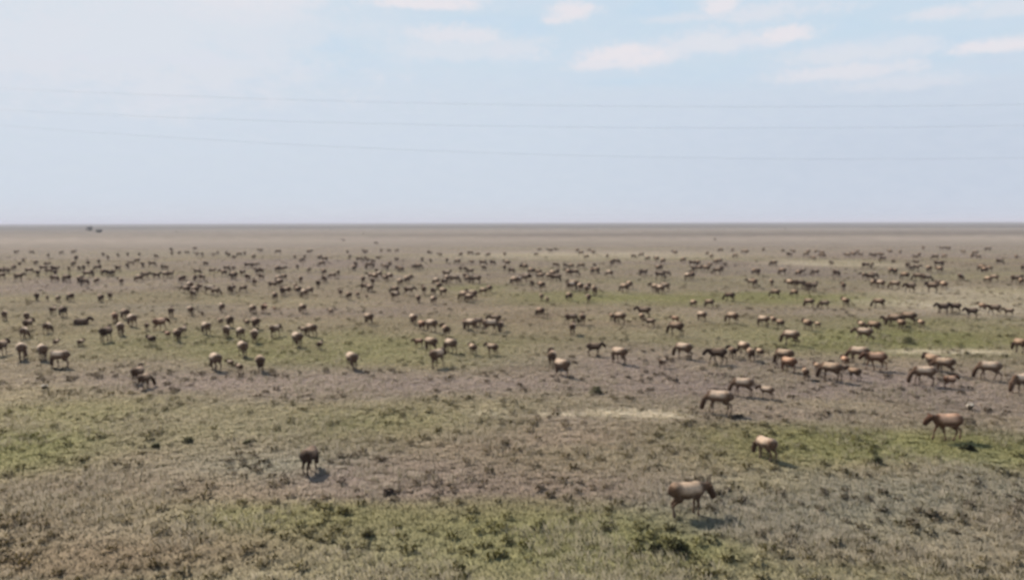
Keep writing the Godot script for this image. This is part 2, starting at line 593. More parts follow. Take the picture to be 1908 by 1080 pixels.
func coat(t: String) -> StandardMaterial3D:
	if not coats.has(t):
		var c := Color(0.9, 0.9, 0.9)
		if t == "k": c = srgb(0.36, 0.31, 0.28)
		elif t == "p": c = srgb(1.0, 0.98, 0.97)
		elif t == "d": c = srgb(0.62, 0.56, 0.51)
		elif t == "r": c = srgb(0.95, 0.76, 0.68)
		else: c = srgb(0.85, 0.80, 0.75)
		var m := matte(c, 0.85)
		m.rim_enabled = true
		m.rim = 0.25
		coats[t] = m
	return coats[t]

var first := {}

func saiga(pose: String, x: float, z: float, heading: float, size: float, t: String, label: String) -> void:
	var key := pose
	var o: MeshInstance3D
	var close := Vector2(x, z).length() < 36.0
	if close: key += " close"
	if not first.has(key):
		o = MeshInstance3D.new()
		o.mesh = make_body(pose)
		if close:
			var hd: Array = heads[pose]
			for s in [-1.0, 1.0]:
				var e := MeshInstance3D.new()
				e.name = "eye" if s < 0.0 else "eye_001"
				e.mesh = eye
				e.position = hd[0] + hd[1] * 0.11 + hd[2] * 0.03 + Vector3(0, 0, 0.066 * s)
				o.add_child(e)
			if pose == "H":
				for s in [-1.0, 1.0]:
					var h := MeshInstance3D.new()
					h.name = "horn" if s < 0.0 else "horn_001"
					h.mesh = horn
					h.position = hd[0] + hd[1] * 0.06 + hd[2] * 0.055 + Vector3(0, 0, 0.035 * s)
					h.scale = Vector3(1, 1, s)
					o.add_child(h)
		first[key] = o
	else:
		o = first[key].duplicate()
	o.name = numbered("antelope")
	o.material_override = coat(t)
	if o.get_parent() == null: add_child(o)
	o.position = Vector3(x, rise(x, z), z)
	o.rotation = Vector3(0, deg_to_rad(heading), 0)
	o.scale = Vector3.ONE * size
	tag(o, label, "antelope", "antelopes of the grazing herd")

func mass(pose: String, x: float, z: float, heading: float, size: float) -> void:
	if not mass_places.has(pose): mass_places[pose] = []
	mass_places[pose].append(Transform3D(Basis(Vector3.UP, deg_to_rad(heading)).scaled(Vector3.ONE * size), Vector3(x, rise(x, z), z)))

func far_herd() -> void:                                # the rest, too far to pick apart: one object
	var root := Node3D.new()
	root.name = "far_herd"
	add_child(root)
	for pose in mass_places:
		var mm := MultiMesh.new()
		mm.transform_format = MultiMesh.TRANSFORM_3D
		mm.mesh = make_body(pose)
		mm.instance_count = mass_places[pose].size()
		for i in mass_places[pose].size():
			mm.set_instance_transform(i, mass_places[pose][i])
		var o := MultiMeshInstance3D.new()
		o.name = "distant_antelopes"
		o.multimesh = mm
		o.material_override = coat("d")
		root.add_child(o, true)
		o.set_meta("kind", "stuff")
	tag(root, "hazy far antelopes in a wide band below the horizon", "herd", "", "stuff")

# ---------------------------------------------------------------- bushes, tree, power lines
func bush(hue: String, x: float, z: float, r: float, h: float, label: String) -> void:
	var c := Vector3(0.065, 0.066, 0.030)
	if hue == "mid": c = Vector3(0.17, 0.162, 0.085)
	elif hue == "purple": c = Vector3(0.16, 0.12, 0.095)
	elif hue == "pale": c = Vector3(0.62, 0.56, 0.47)
	var root := Node3D.new()
	root.name = numbered("grass_tuft" if hue == "pale" else "bush")
	root.position = Vector3(x, rise(x, z), z)
	add_child(root)
	var o := MeshInstance3D.new()
	o.name = "seed_heads" if hue == "pale" else "foliage"
	var s := int(absf(x) * 10.0) + 7
	o.mesh = tuft_mesh(170, r, h * 1.2, 0.011, 0.6, s) if hue == "pale" else leafy_mesh(int(900 * r / 0.3), r, h, 0.05, s)
	o.material_override = matte(srgb(c.x, c.y, c.z), 0.8)
	root.add_child(o)
	if hue != "pale":
		var st := SurfaceTool.new()
		st.begin(Mesh.PRIMITIVE_TRIANGLES)
		rng.seed = s
		for k in 9:
			var a := rng.randf() * TAU
			var tip := Vector3(cos(a) * r * 0.6, h * rng.randf_range(0.5, 0.8), sin(a) * r * 0.6)
			var side := Vector3(-sin(a), 0, cos(a)) * 0.006
			for p in [-side, side, tip, -side * 0.0 + Vector3(0, 0.012, 0), side, tip]:
				st.add_vertex(p)
		st.generate_normals()
		var w := MeshInstance3D.new()
		w.name = "twigs"
		w.mesh = st.commit()
		w.material_override = matte(srgb(0.09, 0.065, 0.045), 0.9, false)
		root.add_child(w)
	tag(root, label, "grass" if hue == "pale" else "bush")

func lone_tree(at: Vector3, high: float, wide: float, called: String, label: String, category: String) -> void:
	var root := Node3D.new()
	root.name = called
	root.position = at
	add_child(root)
	rng.seed = int(high * 100.0)
	var st := SurfaceTool.new()
	st.begin(Mesh.PRIMITIVE_TRIANGLES)
	var limbs: Array = [[Vector3.ZERO, Vector3(0.1, high * 0.45, 0.0), 0.2, 0.13]]
	for k in 6:
		var a := TAU * k / 6.0 + rng.randf() * 0.6
		limbs.append([Vector3(0.08, high * rng.randf_range(0.2, 0.45), 0), Vector3(cos(a) * wide * 0.33, high * rng.randf_range(0.6, 0.85), sin(a) * wide * 0.33), 0.1, 0.03])
	for l in limbs:
		var ax: Vector3 = (l[1] - l[0]).normalized()
		var u := ax.cross(Vector3(0.3, 0.1, 0.9)).normalized()
		var w := ax.cross(u)
		for k in 8:
			var a := TAU * k / 8.0
			var b := TAU * (k + 1) / 8.0
			var p0: Vector3 = l[0] + (u * cos(a) + w * sin(a)) * l[2]
			var p1: Vector3 = l[0] + (u * cos(b) + w * sin(b)) * l[2]
			var p2: Vector3 = l[1] + (u * cos(a) + w * sin(a)) * l[3]
			var p3: Vector3 = l[1] + (u * cos(b) + w * sin(b)) * l[3]
			for p in [p0, p1, p2, p1, p3, p2]: st.add_vertex(p)
	st.generate_normals()
	var t := MeshInstance3D.new()
	t.name = "trunk"
	t.mesh = st.commit()
	t.material_override = matte(srgb(0.06, 0.045, 0.035), 0.9, false)
	root.add_child(t)
	var cr := SurfaceTool.new()
	cr.begin(Mesh.PRIMITIVE_TRIANGLES)
	for k in 16:
		var a := rng.randf() * TAU
		var rad := wide * 0.36 * sqrt(rng.randf())
		var hub := Vector3(cos(a) * rad, high * rng.randf_range(0.14, 0.86), sin(a) * rad)
		for q in 170:
			var d := Vector3(rng.randfn(), rng.randfn() * 0.8, rng.randfn()) * wide * 0.085
			var p := hub + d
			var dir := Vector3(rng.randfn(), rng.randfn(), rng.randfn()).normalized()
			var side := dir.cross(Vector3(0.2, 1, 0.4)).normalized() * 0.07
			var g := rng.randf_range(0.7, 1.3)
			for w in [p, p + dir * 0.13 + side, p + dir * 0.26, p, p + dir * 0.26, p + dir * 0.13 - side]:
				cr.set_normal((d.normalized() + Vector3.UP * 0.4).normalized())
				cr.set_color(Color(g, g, g))
				cr.add_vertex(w)
	var c := MeshInstance3D.new()
	c.name = "crown"
	c.mesh = cr.commit()
	c.material_override = matte(srgb(0.045, 0.055, 0.03), 0.85)
	root.add_child(c)
	tag(root, label, category)

func wire(a: float, b: float, c: float, label: String) -> void:
	var st := SurfaceTool.new()
	st.begin(Mesh.PRIMITIVE_TRIANGLES)
	var z := -62.0
	var r := 0.0052
	var pts: Array = []
	for i in 97:
		var x := -72.0 + 144.0 * i / 96.0
		var y := a * x * x + b * x + c
		var row: Array = []
		for k in 6:
			var t := TAU * k / 6.0
			row.append(Vector3(x, y + cos(t) * r, z + sin(t) * r))
		pts.append(row)
	for i in 96:
		for k in 6:
			var k2 := (k + 1) % 6
			for p in [pts[i][k], pts[i][k2], pts[i + 1][k], pts[i][k2], pts[i + 1][k2], pts[i + 1][k]]:
				st.add_vertex(p)
	st.generate_normals()
	var o := MeshInstance3D.new()
	o.name = numbered("power_line")
	o.mesh = st.commit()
	o.material_override = matte(srgb(0.30, 0.30, 0.31), 0.5, false)
	add_child(o)
	tag(o, label, "power line", "overhead power lines crossing the sky")

var sun_towards := Vector3.ZERO

# ---------------------------------------------------------------- the scene
func _ready() -> void:
	# camera
	var cam := Camera3D.new()
	cam.name = "camera"
	cam.position = Vector3(0, CAMERA_HEIGHT, 0)
	cam.rotation_degrees = Vector3(-5.1465, 0, -0.14)
	var lens := CameraAttributesPhysical.new()
	lens.frustum_focal_length = 31.261
	lens.frustum_near = 0.1
	lens.frustum_far = 60000.0
	lens.frustum_focus_distance = 3.0
	lens.exposure_aperture = 2.4
	cam.attributes = lens
	add_child(cam)
	cam.current = true
	# sun: ahead and to the left, half way up
	var sun_az := deg_to_rad(-40.0)
	var sun_el := deg_to_rad(40.0)
	sun_towards = Vector3(sin(sun_az) * cos(sun_el), sin(sun_el), -cos(sun_az) * cos(sun_el))
	var sun := DirectionalLight3D.new()
	sun.name = "sun"
	sun.light_color = Color(1.0, 0.955, 0.90)
	sun.light_energy = 1.3
	sun.light_angular_distance = 0.6
	sun.shadow_enabled = true
	add_child(sun)
	sun.look_at_from_position(sun_towards * 50.0, Vector3.ZERO, Vector3.UP)
	# sky
	seeded_noise(noise_a, 11, 0.035, 4)
	seeded_noise(noise_b, 12, 0.16, 3)
	seeded_noise(noise_c, 13, 0.07, 3)
	seeded_noise(noise_d, 14, 0.06, 5)
	cloud(-6.41, 15.56, 4.81, 0.53, 0.9)
	cloud(-3.88, 13.38, 4.68, 0.81, 0.62)
	cloud(-4.48, 12.34, 5.70, 1.06, 0.35)
	cloud(4.63, 14.94, 2.12, 0.81, 0.85)
	cloud(3.25, 14.46, 1.22, 0.33, 0.8)
	cloud(7.79, 11.80, 3.42, 0.98, 0.9)
	cloud(6.62, 11.31, 2.85, 0.57, 0.75)
	cloud(10.89, 11.98, 3.26, 0.81, 0.6)
	cloud(14.97, 14.82, 1.38, 0.90, 0.85)
	cloud(19.53, 12.68, 2.69, 0.61, 0.9)
	cloud(15.02, 12.57, 5.29, 0.90, 0.6)
	cloud(32.46, 10.73, 3.67, 0.57, 0.85)
	cloud(22.90, 9.92, 5.29, 0.65, 0.6)
	cloud(24.19, 11.12, 6.11, 0.81, 0.45)
	cloud(29.45, 13.13, 3.26, 0.49, 0.6)
	cloud(32.64, 12.83, 2.44, 0.57, 0.45)
	cloud(26.86, 8.92, 4.89, 0.65, 0.35)
	cloud(-26.65, 11.02, 15.48, 4.89, 0.35)
	cloud(-24.30, 13.24, 13.44, 2.85, 0.3)
	cloud(18.96, 14.14, 4.89, 0.73, 0.5)
	cloud(0.28, 12.41, 3.26, 1.06, 0.45)
	cloud(11.99, 14.23, 2.85, 0.37, 0.4)
	gap(-13.01, 12.24, 3.87, 1.83, 0.75)
	gap(-2.09, 14.49, 4.48, 0.65, 0.8)
	gap(1.28, 13.69, 2.85, 1.47, 0.9)
	gap(10.27, 14.89, 3.87, 1.38, 1.0)
	gap(8.59, 10.14, 3.67, 0.41, 0.8)
	gap(23.79, 12.92, 3.67, 1.06, 0.7)
	gap(29.25, 10.96, 2.85, 1.38, 0.6)
	gap(30.21, 9.39, 4.89, 0.49, 0.6)
	gap(14.33, 10.37, 4.89, 0.98, 0.35)
	var env := Environment.new()
	var sky_mat := PanoramaSkyMaterial.new()
	sky_mat.panorama = ImageTexture.create_from_image(sky_picture())
	var sky := Sky.new()
	sky.sky_material = sky_mat
	env.background_mode = Environment.BG_SKY
	env.sky = sky
	env.tonemap_mode = Environment.TONE_MAPPER_LINEAR
	env.tonemap_exposure = 1.42
	env.background_energy_multiplier = 0.715
	env.sdfgi_enabled = true
	env.ssao_enabled = true
	env.ssil_enabled = true
	env.fog_enabled = true
	env.fog_density = 0.00029
	env.fog_light_color = Color(0.86, 0.86, 0.90)
	var we := WorldEnvironment.new()
	we.name = "environment"
	we.environment = env
	add_child(we)
	# the steppe
	patch(8.5, -61.4, 10.9, 5.6, "green", 1.00)
	patch(22.7, -60.9, 9.3, 5.1, "green", 1.00)
	patch(-2.6, -66.5, 3.3, 3.6, "straw", 0.40)
	patch(-3.7, -70.3, 3.6, 4.6, "green", 0.59)
	patch(-5.7, -25.0, 11.4, 2.0, "olive", 0.60)
	patch(-10.6, -22.4, 10.2, 1.8, "green", 0.40)
	patch(-16.8, -52.3, 32.1, 12.0, "brown", 0.40)
	patch(-18.1, -39.2, 8.7, 5.3, "olive", 0.45)
	patch(-9.4, -37.4, 9.5, 5.2, "green", 0.59)
	patch(-4.7, -34.2, 7.3, 3.8, "green", 0.52)
	patch(-1.2, -31.9, 3.3, 1.9, "green", 0.52)
	patch(4.9, -47.0, 8.6, 5.1, "brown", 0.50)
	patch(19.4, -39.3, 9.3, 4.6, "green", 0.98)
	patch(20.0, -46.4, 7.9, 3.5, "olive", 0.40)
	patch(27.2, -45.1, 5.7, 3.3, "green", 0.65)
	patch(21.1, -35.5, 3.0, 0.7, "pale", 1.00)
	patch(13.6, -34.6, 2.2, 0.8, "straw", 0.50)
	patch(-9.1, -28.2, 10.5, 3.5, "lilac", 0.70)
	patch(5.3, -30.8, 8.6, 4.9, "lilac", 0.55)
	patch(14.0, -28.4, 6.0, 3.8, "lilac", 0.90)
	patch(43.9, -65.4, 10.0, 4.9, "pale", 0.65)
	patch(33.2, -55.4, 7.7, 5.6, "pale", 0.59)
	patch(-0.9, -24.2, 0.9, 0.5, "pale", 1.00)
	patch(1.5, -24.0, 1.0, 0.4, "pale", 0.78)
	patch(3.1, -24.2, 1.2, 0.5, "pale", 0.98)
	patch(4.9, -23.9, 1.0, 0.5, "pale", 0.91)
	patch(-15.8, -24.2, 4.4, 2.6, "green", 1.00)
	patch(-12.0, -24.1, 5.7, 2.4, "olive", 0.60)
	patch(-13.7, -21.0, 2.7, 2.6, "green", 1.00)
	patch(-3.2, -23.1, 3.7, 2.8, "green", 0.65)
	patch(-5.4, -18.9, 3.6, 1.7, "sage", 0.75)
	patch(-8.4, -22.0, 5.2, 2.5, "olive", 0.35)
	patch(-3.3, -17.7, 2.4, 1.7, "lilac", 0.80)
	patch(-0.1, -20.1, 4.7, 3.3, "brown", 0.55)
	patch(1.8, -17.3, 2.9, 1.6, "lilac", 0.50)
	patch(-8.6, -16.6, 3.9, 1.5, "brown", 0.50)
	patch(-8.2, -15.9, 3.0, 0.8, "straw", 0.35)
	patch(10.0, -20.2, 4.1, 2.1, "green", 1.00)
	patch(12.7, -19.7, 2.5, 2.0, "green", 1.00)
	patch(4.1, -19.2, 3.3, 1.4, "olive", 0.40)
	patch(8.4, -16.8, 4.0, 1.4, "sage", 0.70)
	patch(11.2, -17.9, 1.6, 1.5, "sage", 0.60)
	patch(5.9, -15.0, 2.8, 1.6, "sage", 0.75)
	patch(3.2, -15.0, 1.3, 1.1, "sage", 0.60)
	patch(8.7, -14.5, 2.1, 1.3, "sage", 0.40)
	patch(6.0, -17.3, 1.1, 0.7, "straw", 0.50)
	patch(-2.1, -14.8, 4.2, 1.1, "green", 0.65)
	patch(0.5, -14.5, 2.5, 1.3, "green", 0.78)
	patch(-4.7, -15.6, 2.1, 0.7, "green", 0.85)
	patch(-6.5, -13.6, 3.3, 1.0, "earth", 0.70)
	patch(-8.5, -13.4, 2.0, 0.9, "earth", 0.60)
	patch(-1.3, -13.3, 3.8, 1.1, "olive", 0.80)
	patch(1.4, -13.3, 3.5, 1.1, "green", 0.72)
	patch(3.0, -13.7, 1.8, 0.7, "green", 0.78)
	patch(5.2, -12.8, 2.8, 0.5, "olive", 0.60)
	patch(-10.1, -14.9, 1.1, 0.8, "earth", 0.40)
	patch(-102.1, -172.1, 59.4, 44.3, "lilac", 0.50)
	patch(-81.5, -170.3, 36.4, 29.0, "olive", 0.35)
	patch(-20.8, -120.4, 24.7, 25.4, "lilac", 0.60)
	patch(26.6, -99.0, 14.6, 21.5, "lilac", 0.45)
	patch(37.9, -96.1, 7.9, 14.5, "lilac", 0.60)
	patch(69.8, -139.7, 18.2, 33.7, "rose", 0.35)
	patch(47.7, -111.1, 9.3, 8.5, "pale", 0.65)
	patch(58.1, -93.7, 10.4, 7.0, "lilac", 0.40)
	patch(14.7, -143.5, 29.9, 18.6, "pale", 0.52)
	patch(-46.6, -73.8, 10.6, 7.5, "lilac", 0.60)
	patch(-12.9, -54.5, 8.6, 4.8, "lilac", 0.50)
	patch(-27.8, -54.6, 7.9, 3.5, "grey", 0.40)
	build_ground()
	scatter("grass", "short patchy steppe grass covering the ground", "grass", tuft_mesh(12, 0.16, 0.055, 0.009, 1.7, 3), 210000, 21, 11.0, 190.0, 0.7, 1.35, grass_tone)
	scatter("dry_grass", "pale dry grass blades scattered among the green", "grass", tuft_mesh(10, 0.09, 0.16, 0.005, 0.8, 4), 24000, 22, 11.0, 130.0, 0.7, 1.3, pale_tone)
	scatter("low_herbs", "small dark leafy herbs dotted over the steppe", "herbs", leafy_mesh(46, 0.085, 0.10, 0.055, 5), 4000, 23, 11.0, 140.0, 0.55, 1.35, herb_tone)
	# horizon
	lone_tree(Vector3(-321.0, 0, -575.1), 3.7, 5.2, "lone_tree", "small round dark tree standing alone on the left horizon", "tree")
	lone_tree(Vector3(-268.9, 0, -492.9), 1.7, 4.0, "shrub", "low faint shrub just right of the lone tree on the horizon", "shrub")
	# power lines
	wire(0.000396, -0.01810, 15.608, "thin dark overhead power line, uppermost of the three crossing the sky")
	wire(0.000400, -0.01720, 13.904, "thin dark overhead power line, middle of the three crossing the sky")
	wire(0.000558, -0.03372, 11.720, "thin dark overhead power line, lowest of the three crossing the sky")
	# the herd
	horn = horn_mesh()
	horn.surface_set_material(0, matte(srgb(0.10, 0.07, 0.045), 0.45, false))
	eye = SphereMesh.new()
	eye.radius = 0.013
	eye.height = 0.026
	eye.radial_segments = 10
	eye.rings = 6
	eye.material = matte(srgb(0.012, 0.009, 0.008), 0.15, false)
	saiga("H", 3.69, -15.47, 12, 0.98, "n", "horned brown antelope facing right, largest and nearest of the whole herd")
	saiga("G", -5.07, -18.39, 83, 0.84, "k", "lone dark antelope seen end-on, nothing but bare grass around it")
	saiga("W", 12.29, -20.88, 182, 1.02, "r", "reddish antelope standing in profile, dark head left, on the bright green patch")
	saiga("G", 6.63, -19.26, 118, 0.80, "p", "pale backed antelope with reddish neck and a shadow in the grass beside it")
	saiga("G", 6.68, -23.92, 158, 1.02, "p", "pale backed antelope grazing head down, in front of a slightly smaller one")
	saiga("G", 8.19, -26.36, 165, 0.88, "p", "pale backed grazing antelope just behind the one with a deeply shaded rump")
	saiga("C", 8.90, -25.94, 150, 0.60, "p", "faint pale calf right of two pale backed grazing antelopes")
	saiga("G", 15.52, -28.00, 168, 1.00, "p", "pale antelope grazing facing left, in front of a dark standing one, far right")
	saiga("W", 17.36, -30.73, 100, 0.95, "d", "dark narrow antelope directly behind a pale grazing one, far right")
	saiga("G", 17.35, -29.91, 150, 0.95, "n", "brown antelope standing behind the small reddish calf, far right")
	saiga("C", 16.25, -27.59, 10, 0.62, "r", "small reddish calf in front of three larger antelopes, far right")
	saiga("B", 18.53, -28.89, 160, 1.00, "p", "pale backed antelope grazing alone between the reddish calf and the right edge")
	saiga("G", 18.30, -26.73, 200, 0.95, "p", "pale antelope cut off by the right edge on the bare lilac ground")
	saiga("G", 23.97, -35.17, 100, 0.90, "d", "dark antelope cut off by the right edge on olive grass")
	saiga("G", 15.04, -32.34, 148, 1.00, "p", "pinkish pale antelope grazing beside a dark reddish one with hind legs stretched")
	saiga("W", 15.07, -30.85, 172, 1.02, "r", "dark reddish brown antelope walking left, hind leg trailing, behind the calves")
	saiga("C", 14.11, -31.56, 95, 0.60, "r", "pink toned calf left of the pinkish pale antelope")
	saiga("G", 12.36, -28.80, 141, 0.98, "n", "brown backed antelope with shaded rump, biggest between two small calves")
	saiga("C", 12.48, -30.38, 100, 0.55, "d", "small dark calf just left of the brown backed antelope with shaded rump")
	saiga("C", 11.47, -29.08, 80, 0.62, "d", "dark calf between the pinkish antelope and another dark calf")
	saiga("C", 13.30, -28.90, 120, 0.68, "d", "small dark calf standing in front of the dark reddish walking antelope")
	saiga("C", 13.51, -30.34, 60, 0.45, "d", "tiny dark calf tucked behind a small calf and the brown backed antelope")
	saiga("B", 11.66, -31.93, 144, 0.95, "n", "brown antelope grazing behind a pinkish pale smaller one, right of centre")
	saiga("B", 11.33, -30.47, 124, 0.85, "r", "pinkish antelope with shaded rump at the left end of the calves")
	saiga("G", 7.72, -33.54, 139, 0.98, "p", "pale rumped antelope grazing left on bare ground, beside a very dark one")
	saiga("W", 8.88, -32.23, 178, 0.95, "k", "very dark antelope in profile between a pale rumped one and a dark head")
	saiga("T", 9.92, -33.55, 95, 0.70, "k", "small black brown antelope end-on, right beside a larger very dark one")
	saiga("G", 10.76, -34.63, 110, 0.80, "p", "pale antelope back half hidden behind a thin dark one")
	saiga("W", 10.52, -32.85, 85, 0.80, "d", "thin dark antelope end-on with a pale one at its left side")
	saiga("C", 11.25, -33.86, 110, 0.55, "n", "faint brown calf right of the thin dark end-on antelope")
	saiga("C", 6.37, -31.50, 40, 0.55, "n", "small brown calf alone in short grass, below the pale rumped antelope")
	saiga("B", 4.67, -32.48, 134, 0.98, "p", "pale backed antelope with shaded rump grazing near the dark profile one")
	saiga("S", 3.77, -34.32, 0, 0.82, "k", "small dark antelope in clean profile, legs showing, alone in the middle")
	saiga("B", 2.00, -29.88, 131, 0.95, "p", "pale antelope overlapping a darker standing one, front of the pair")
	saiga("T", 1.71, -31.81, 80, 0.95, "d", "dark antelope standing end-on, rear of the overlapping pair")
	saiga("W", -3.22, -31.88, 62, 1.05, "n", "tall narrow antelope walking away with long legs, in the middle meadow")
	saiga("G", -2.90, -35.28, 131, 0.95, "p", "pale backed antelope grazing right above the tall narrow one")
	saiga("B", -3.89, -35.77, 141, 0.95, "n", "brown antelope grazing left, just above and left of the tall narrow one")
	saiga("C", -4.65, -37.11, 200, 0.60, "r", "small reddish calf at the left end of the middle meadow trio")
	saiga("C", -1.84, -34.92, 120, 0.70, "n", "faint olive brown calf, first of two right of the tall narrow antelope")
	saiga("C", -0.93, -34.78, 150, 0.75, "n", "brown calf, farther right of the two beside the tall narrow antelope")
	saiga("B", -6.76, -31.42, 124, 1.00, "p", "rounded pale backed antelope grazing all alone left of centre")
	saiga("G", -10.48, -30.98, 110, 0.95, "d", "dark antelope with yellow lit back, grazing in front on green grass")
	saiga("G", -12.50, -31.40, 131, 1.00, "p", "pale rumped antelope grazing on the green ground left of two tiny calves")
	saiga("C", -12.16, -32.13, 160, 0.42, "p", "tiny pale calf right of the pale rumped antelope")
	saiga("C", -11.32, -30.89, 140, 0.50, "d", "tiny dark calf, nearer one of the two calves")
	saiga("B", -12.49, -34.57, 127, 0.98, "p", "pale backed antelope grazing above the two tiny calves")
	saiga("T", -14.60, -29.01, 85, 0.85, "d", "dark slim antelope of a lone pair, the taller and farther one")
	saiga("B", -13.86, -28.01, 75, 0.75, "d", "dark small antelope of a lone pair, the nearer one with head down")
	saiga("B", -19.45, -32.05, 178, 1.02, "p", "long pale backed antelope grazing in profile, frontmost at far left")
	saiga("B", -21.27, -33.77, 131, 1.00, "p", "pale rumped antelope with dark belly, middle of three near the left edge")
	saiga("B", -22.33, -33.94, 127, 1.05, "p", "pale topped dark antelope, nearest to the left edge of three")
	saiga("S", -24.06, -35.13, 90, 0.95, "d", "dark antelope cut off by the left edge beside a pale topped one")
	saiga("C", -22.90, -37.48, 90, 0.50, "n", "faint small calf behind the long pale backed grazing antelope")
	saiga("C", -21.65, -37.46, 80, 0.50, "n", "faint lone calf on green grass right of the frontmost left antelopes")
	saiga("T", -21.13, -38.90, 82, 1.05, "k", "tall very dark antelope end-on with pale shoulder, left group front")
	saiga("B", -26.13, -39.99, 110, 0.85, "p", "pale topped antelope below a dark standing one near left edge")
	saiga("S", -27.96, -43.21, 85, 0.85, "d", "dark upright antelope between two paler ones stacked near left edge")
	saiga("G", -30.47, -47.00, 124, 0.85, "n", "dull brown antelope at the top of three stacked near left edge")
	saiga("B", -26.03, -41.84, 104, 0.85, "n", "brown antelope with pale rump right of the stacked three near left edge")
	saiga("G", -32.43, -47.86, 117, 0.85, "n", "dull brown antelope nearly cut by the left edge, behind")
	saiga("G", -29.58, -49.35, 141, 0.98, "k", "large dark antelope grazing with a slim one touching its left side")
	saiga("T", -31.06, -50.69, 90, 0.80, "n", "slim brown antelope touching the left side of a large dark one")
	saiga("L", -26.25, -45.61, 5, 1.05, "d", "long low dark antelope lying in the grass, left part of the herd")
	saiga("B", -24.48, -46.16, 124, 0.90, "r", "reddish brown antelope at the upper left corner of the tight left bunch")
	saiga("G", -24.74, -47.90, 141, 0.95, "d", "dark long antelope forming the top of the tight left bunch")
	saiga("G", -22.56, -44.43, 138, 1.02, "p", "bright pale backed antelope in the centre of the tight left bunch")
	saiga("B", -21.44, -40.92, 124, 0.98, "p", "pale shouldered antelope at the lower end of the tight left bunch")
	saiga("C", -21.00, -42.98, 110, 0.60, "n", "faint calf right of the tight left bunch")
	saiga("W", -20.17, -42.79, 62, 1.00, "r", "slanting reddish dark antelope walking away behind, just left of another")
	saiga("S", -22.16, -48.71, 110, 0.95, "d", "dark antelope right behind the slanting reddish one")
	saiga("C", -18.26, -37.80, 150, 0.68, "k", "small round dark calf alone on olive ground, left side")
	saiga("B", -17.45, -38.92, 131, 0.90, "d", "dark antelope with raised neck behind it, grazing on pinkish ground")
	saiga("T", -17.97, -40.76, 80, 0.75, "n", "slim brown antelope close behind a dark grazing one, left side")
	saiga("C", -18.49, -40.11, 150, 0.50, "r", "faint reddish calf left of the dark grazing antelope")
	saiga("B", -21.44, -49.98, 131, 0.85, "n", "brown antelope with pale rump alone above the left meadow")
	saiga("C", -20.60, -49.85, 100, 0.45, "n", "barely visible small calf in the left meadow")
	saiga("G", -20.00, -51.66, 124, 0.90, "p", "pale rumped antelope at the top end of the left meadow column")
	saiga("G", -17.57, -50.81, 131, 0.85, "n", "brown grazing antelope at upper right of the left meadow column")
	saiga("T", -17.02, -51.47, 85, 0.85, "r", "upright purplish brown antelope beside the left meadow column")
	saiga("C", -16.73, -52.77, 140, 0.40, "r", "faint purplish calf right of the upright purplish antelope")
	saiga("G", -16.92, -41.36, 134, 0.95, "p", "pale backed antelope grazing left of the meadow column")
	saiga("G", -16.68, -44.22, 124, 0.95, "d", "dark antelope with faint one at its left, meadow column middle")
	saiga("C", -17.60, -45.12, 130, 0.60, "n", "faint brown calf at the left of a dark meadow antelope")
	saiga("G", -15.38, -40.25, 100, 0.90, "p", "narrow pale edged dark antelope, meadow column left")
	saiga("G", -14.46, -39.79, 131, 0.85, "p", "pale topped antelope between two narrow dark ones, meadow column")
	saiga("G", -13.28, -38.51, 107, 0.95, "p", "dark antelope with lit left flank, right side of meadow column")
	saiga("B", -14.96, -43.63, 138, 0.90, "d", "dark antelope at the right of the meadow column, above a lit one")
	saiga("C", -15.72, -44.37, 140, 0.60, "d", "small dark calf in the meadow column beside a dark adult")
	saiga("W", -12.89, -40.61, 70, 0.90, "n", "narrow slanting brown antelope by itself right of the meadow column")
	saiga("B", -10.70, -37.18, 131, 1.02, "p", "pale rumped dark antelope grazing below a wide brown one")
	saiga("G", -10.89, -40.53, 141, 0.98, "n", "wide brown antelope grazing above a pale rumped dark one")
	saiga("C", -11.51, -41.31, 160, 0.60, "d", "small dark calf pressed to the left end of a wide brown antelope")
	saiga("C", -9.40, -36.49, 80, 0.55, "d", "small purplish dark calf below the wide brown antelope")
	saiga("G", -14.30, -51.21, 131, 0.90, "n", "brown antelope grazing alone on the lilac ground left of centre")
	saiga("C", -12.23, -50.54, 150, 0.55, "n", "small brown calf alone on lilac ground left of centre")
	saiga("B", -8.70, -45.42, 138, 0.95, "n", "brown antelope grazing alone with pale back, left of a white rumped group")
	saiga("B", -5.98, -45.29, 124, 0.90, "p", "white rumped antelope at the upper left of the row of four")
	saiga("B", -4.56, -42.35, 141, 0.98, "p", "pale backed wide antelope in the middle of the row of four")
	saiga("B", -5.20, -43.13, 131, 0.75, "r", "reddish smaller antelope pressed to the left of a wide one in the row")
	saiga("T", -3.56, -40.25, 110, 0.90, "d", "dark blocky antelope at the lower right of the row of four")
	saiga("G", -2.32, -42.53, 144, 0.98, "p", "pale backed antelope on the left of a tight dark cluster, centre")
	saiga("S", -2.74, -43.32, 95, 0.75, "d", "dark slim antelope at the left tip of a tight dark cluster, centre")
	saiga("B", -2.03, -44.07, 30, 0.80, "d", "dark small antelope in the middle of a tight dark cluster, centre")
	saiga("B", -1.21, -41.83, 5, 1.05, "p", "sunlit backed wide antelope ringed by dark ones, tight cluster, centre")
	saiga("W", -1.01, -45.12, 175, 0.85, "d", "dark antelope behind the sunlit backed one in the tight cluster")
	saiga("S", -0.64, -42.43, 80, 0.80, "d", "dark antelope at the right tip of the tight cluster, centre")
	saiga("S", 2.35, -59.76, 100, 0.75, "n", "slim olive brown antelope on the left tip of the long green strip")
	saiga("C", 2.74, -58.16, 100, 0.60, "n", "faint small calf by the left tip of the long green strip")
	saiga("G", 4.54, -59.44, 117, 0.90, "d", "black brown antelope at the edge of the green strip, left one")
	saiga("G", 5.96, -58.35, 95, 0.85, "d", "dark narrow antelope at the edge of the green strip, middle")
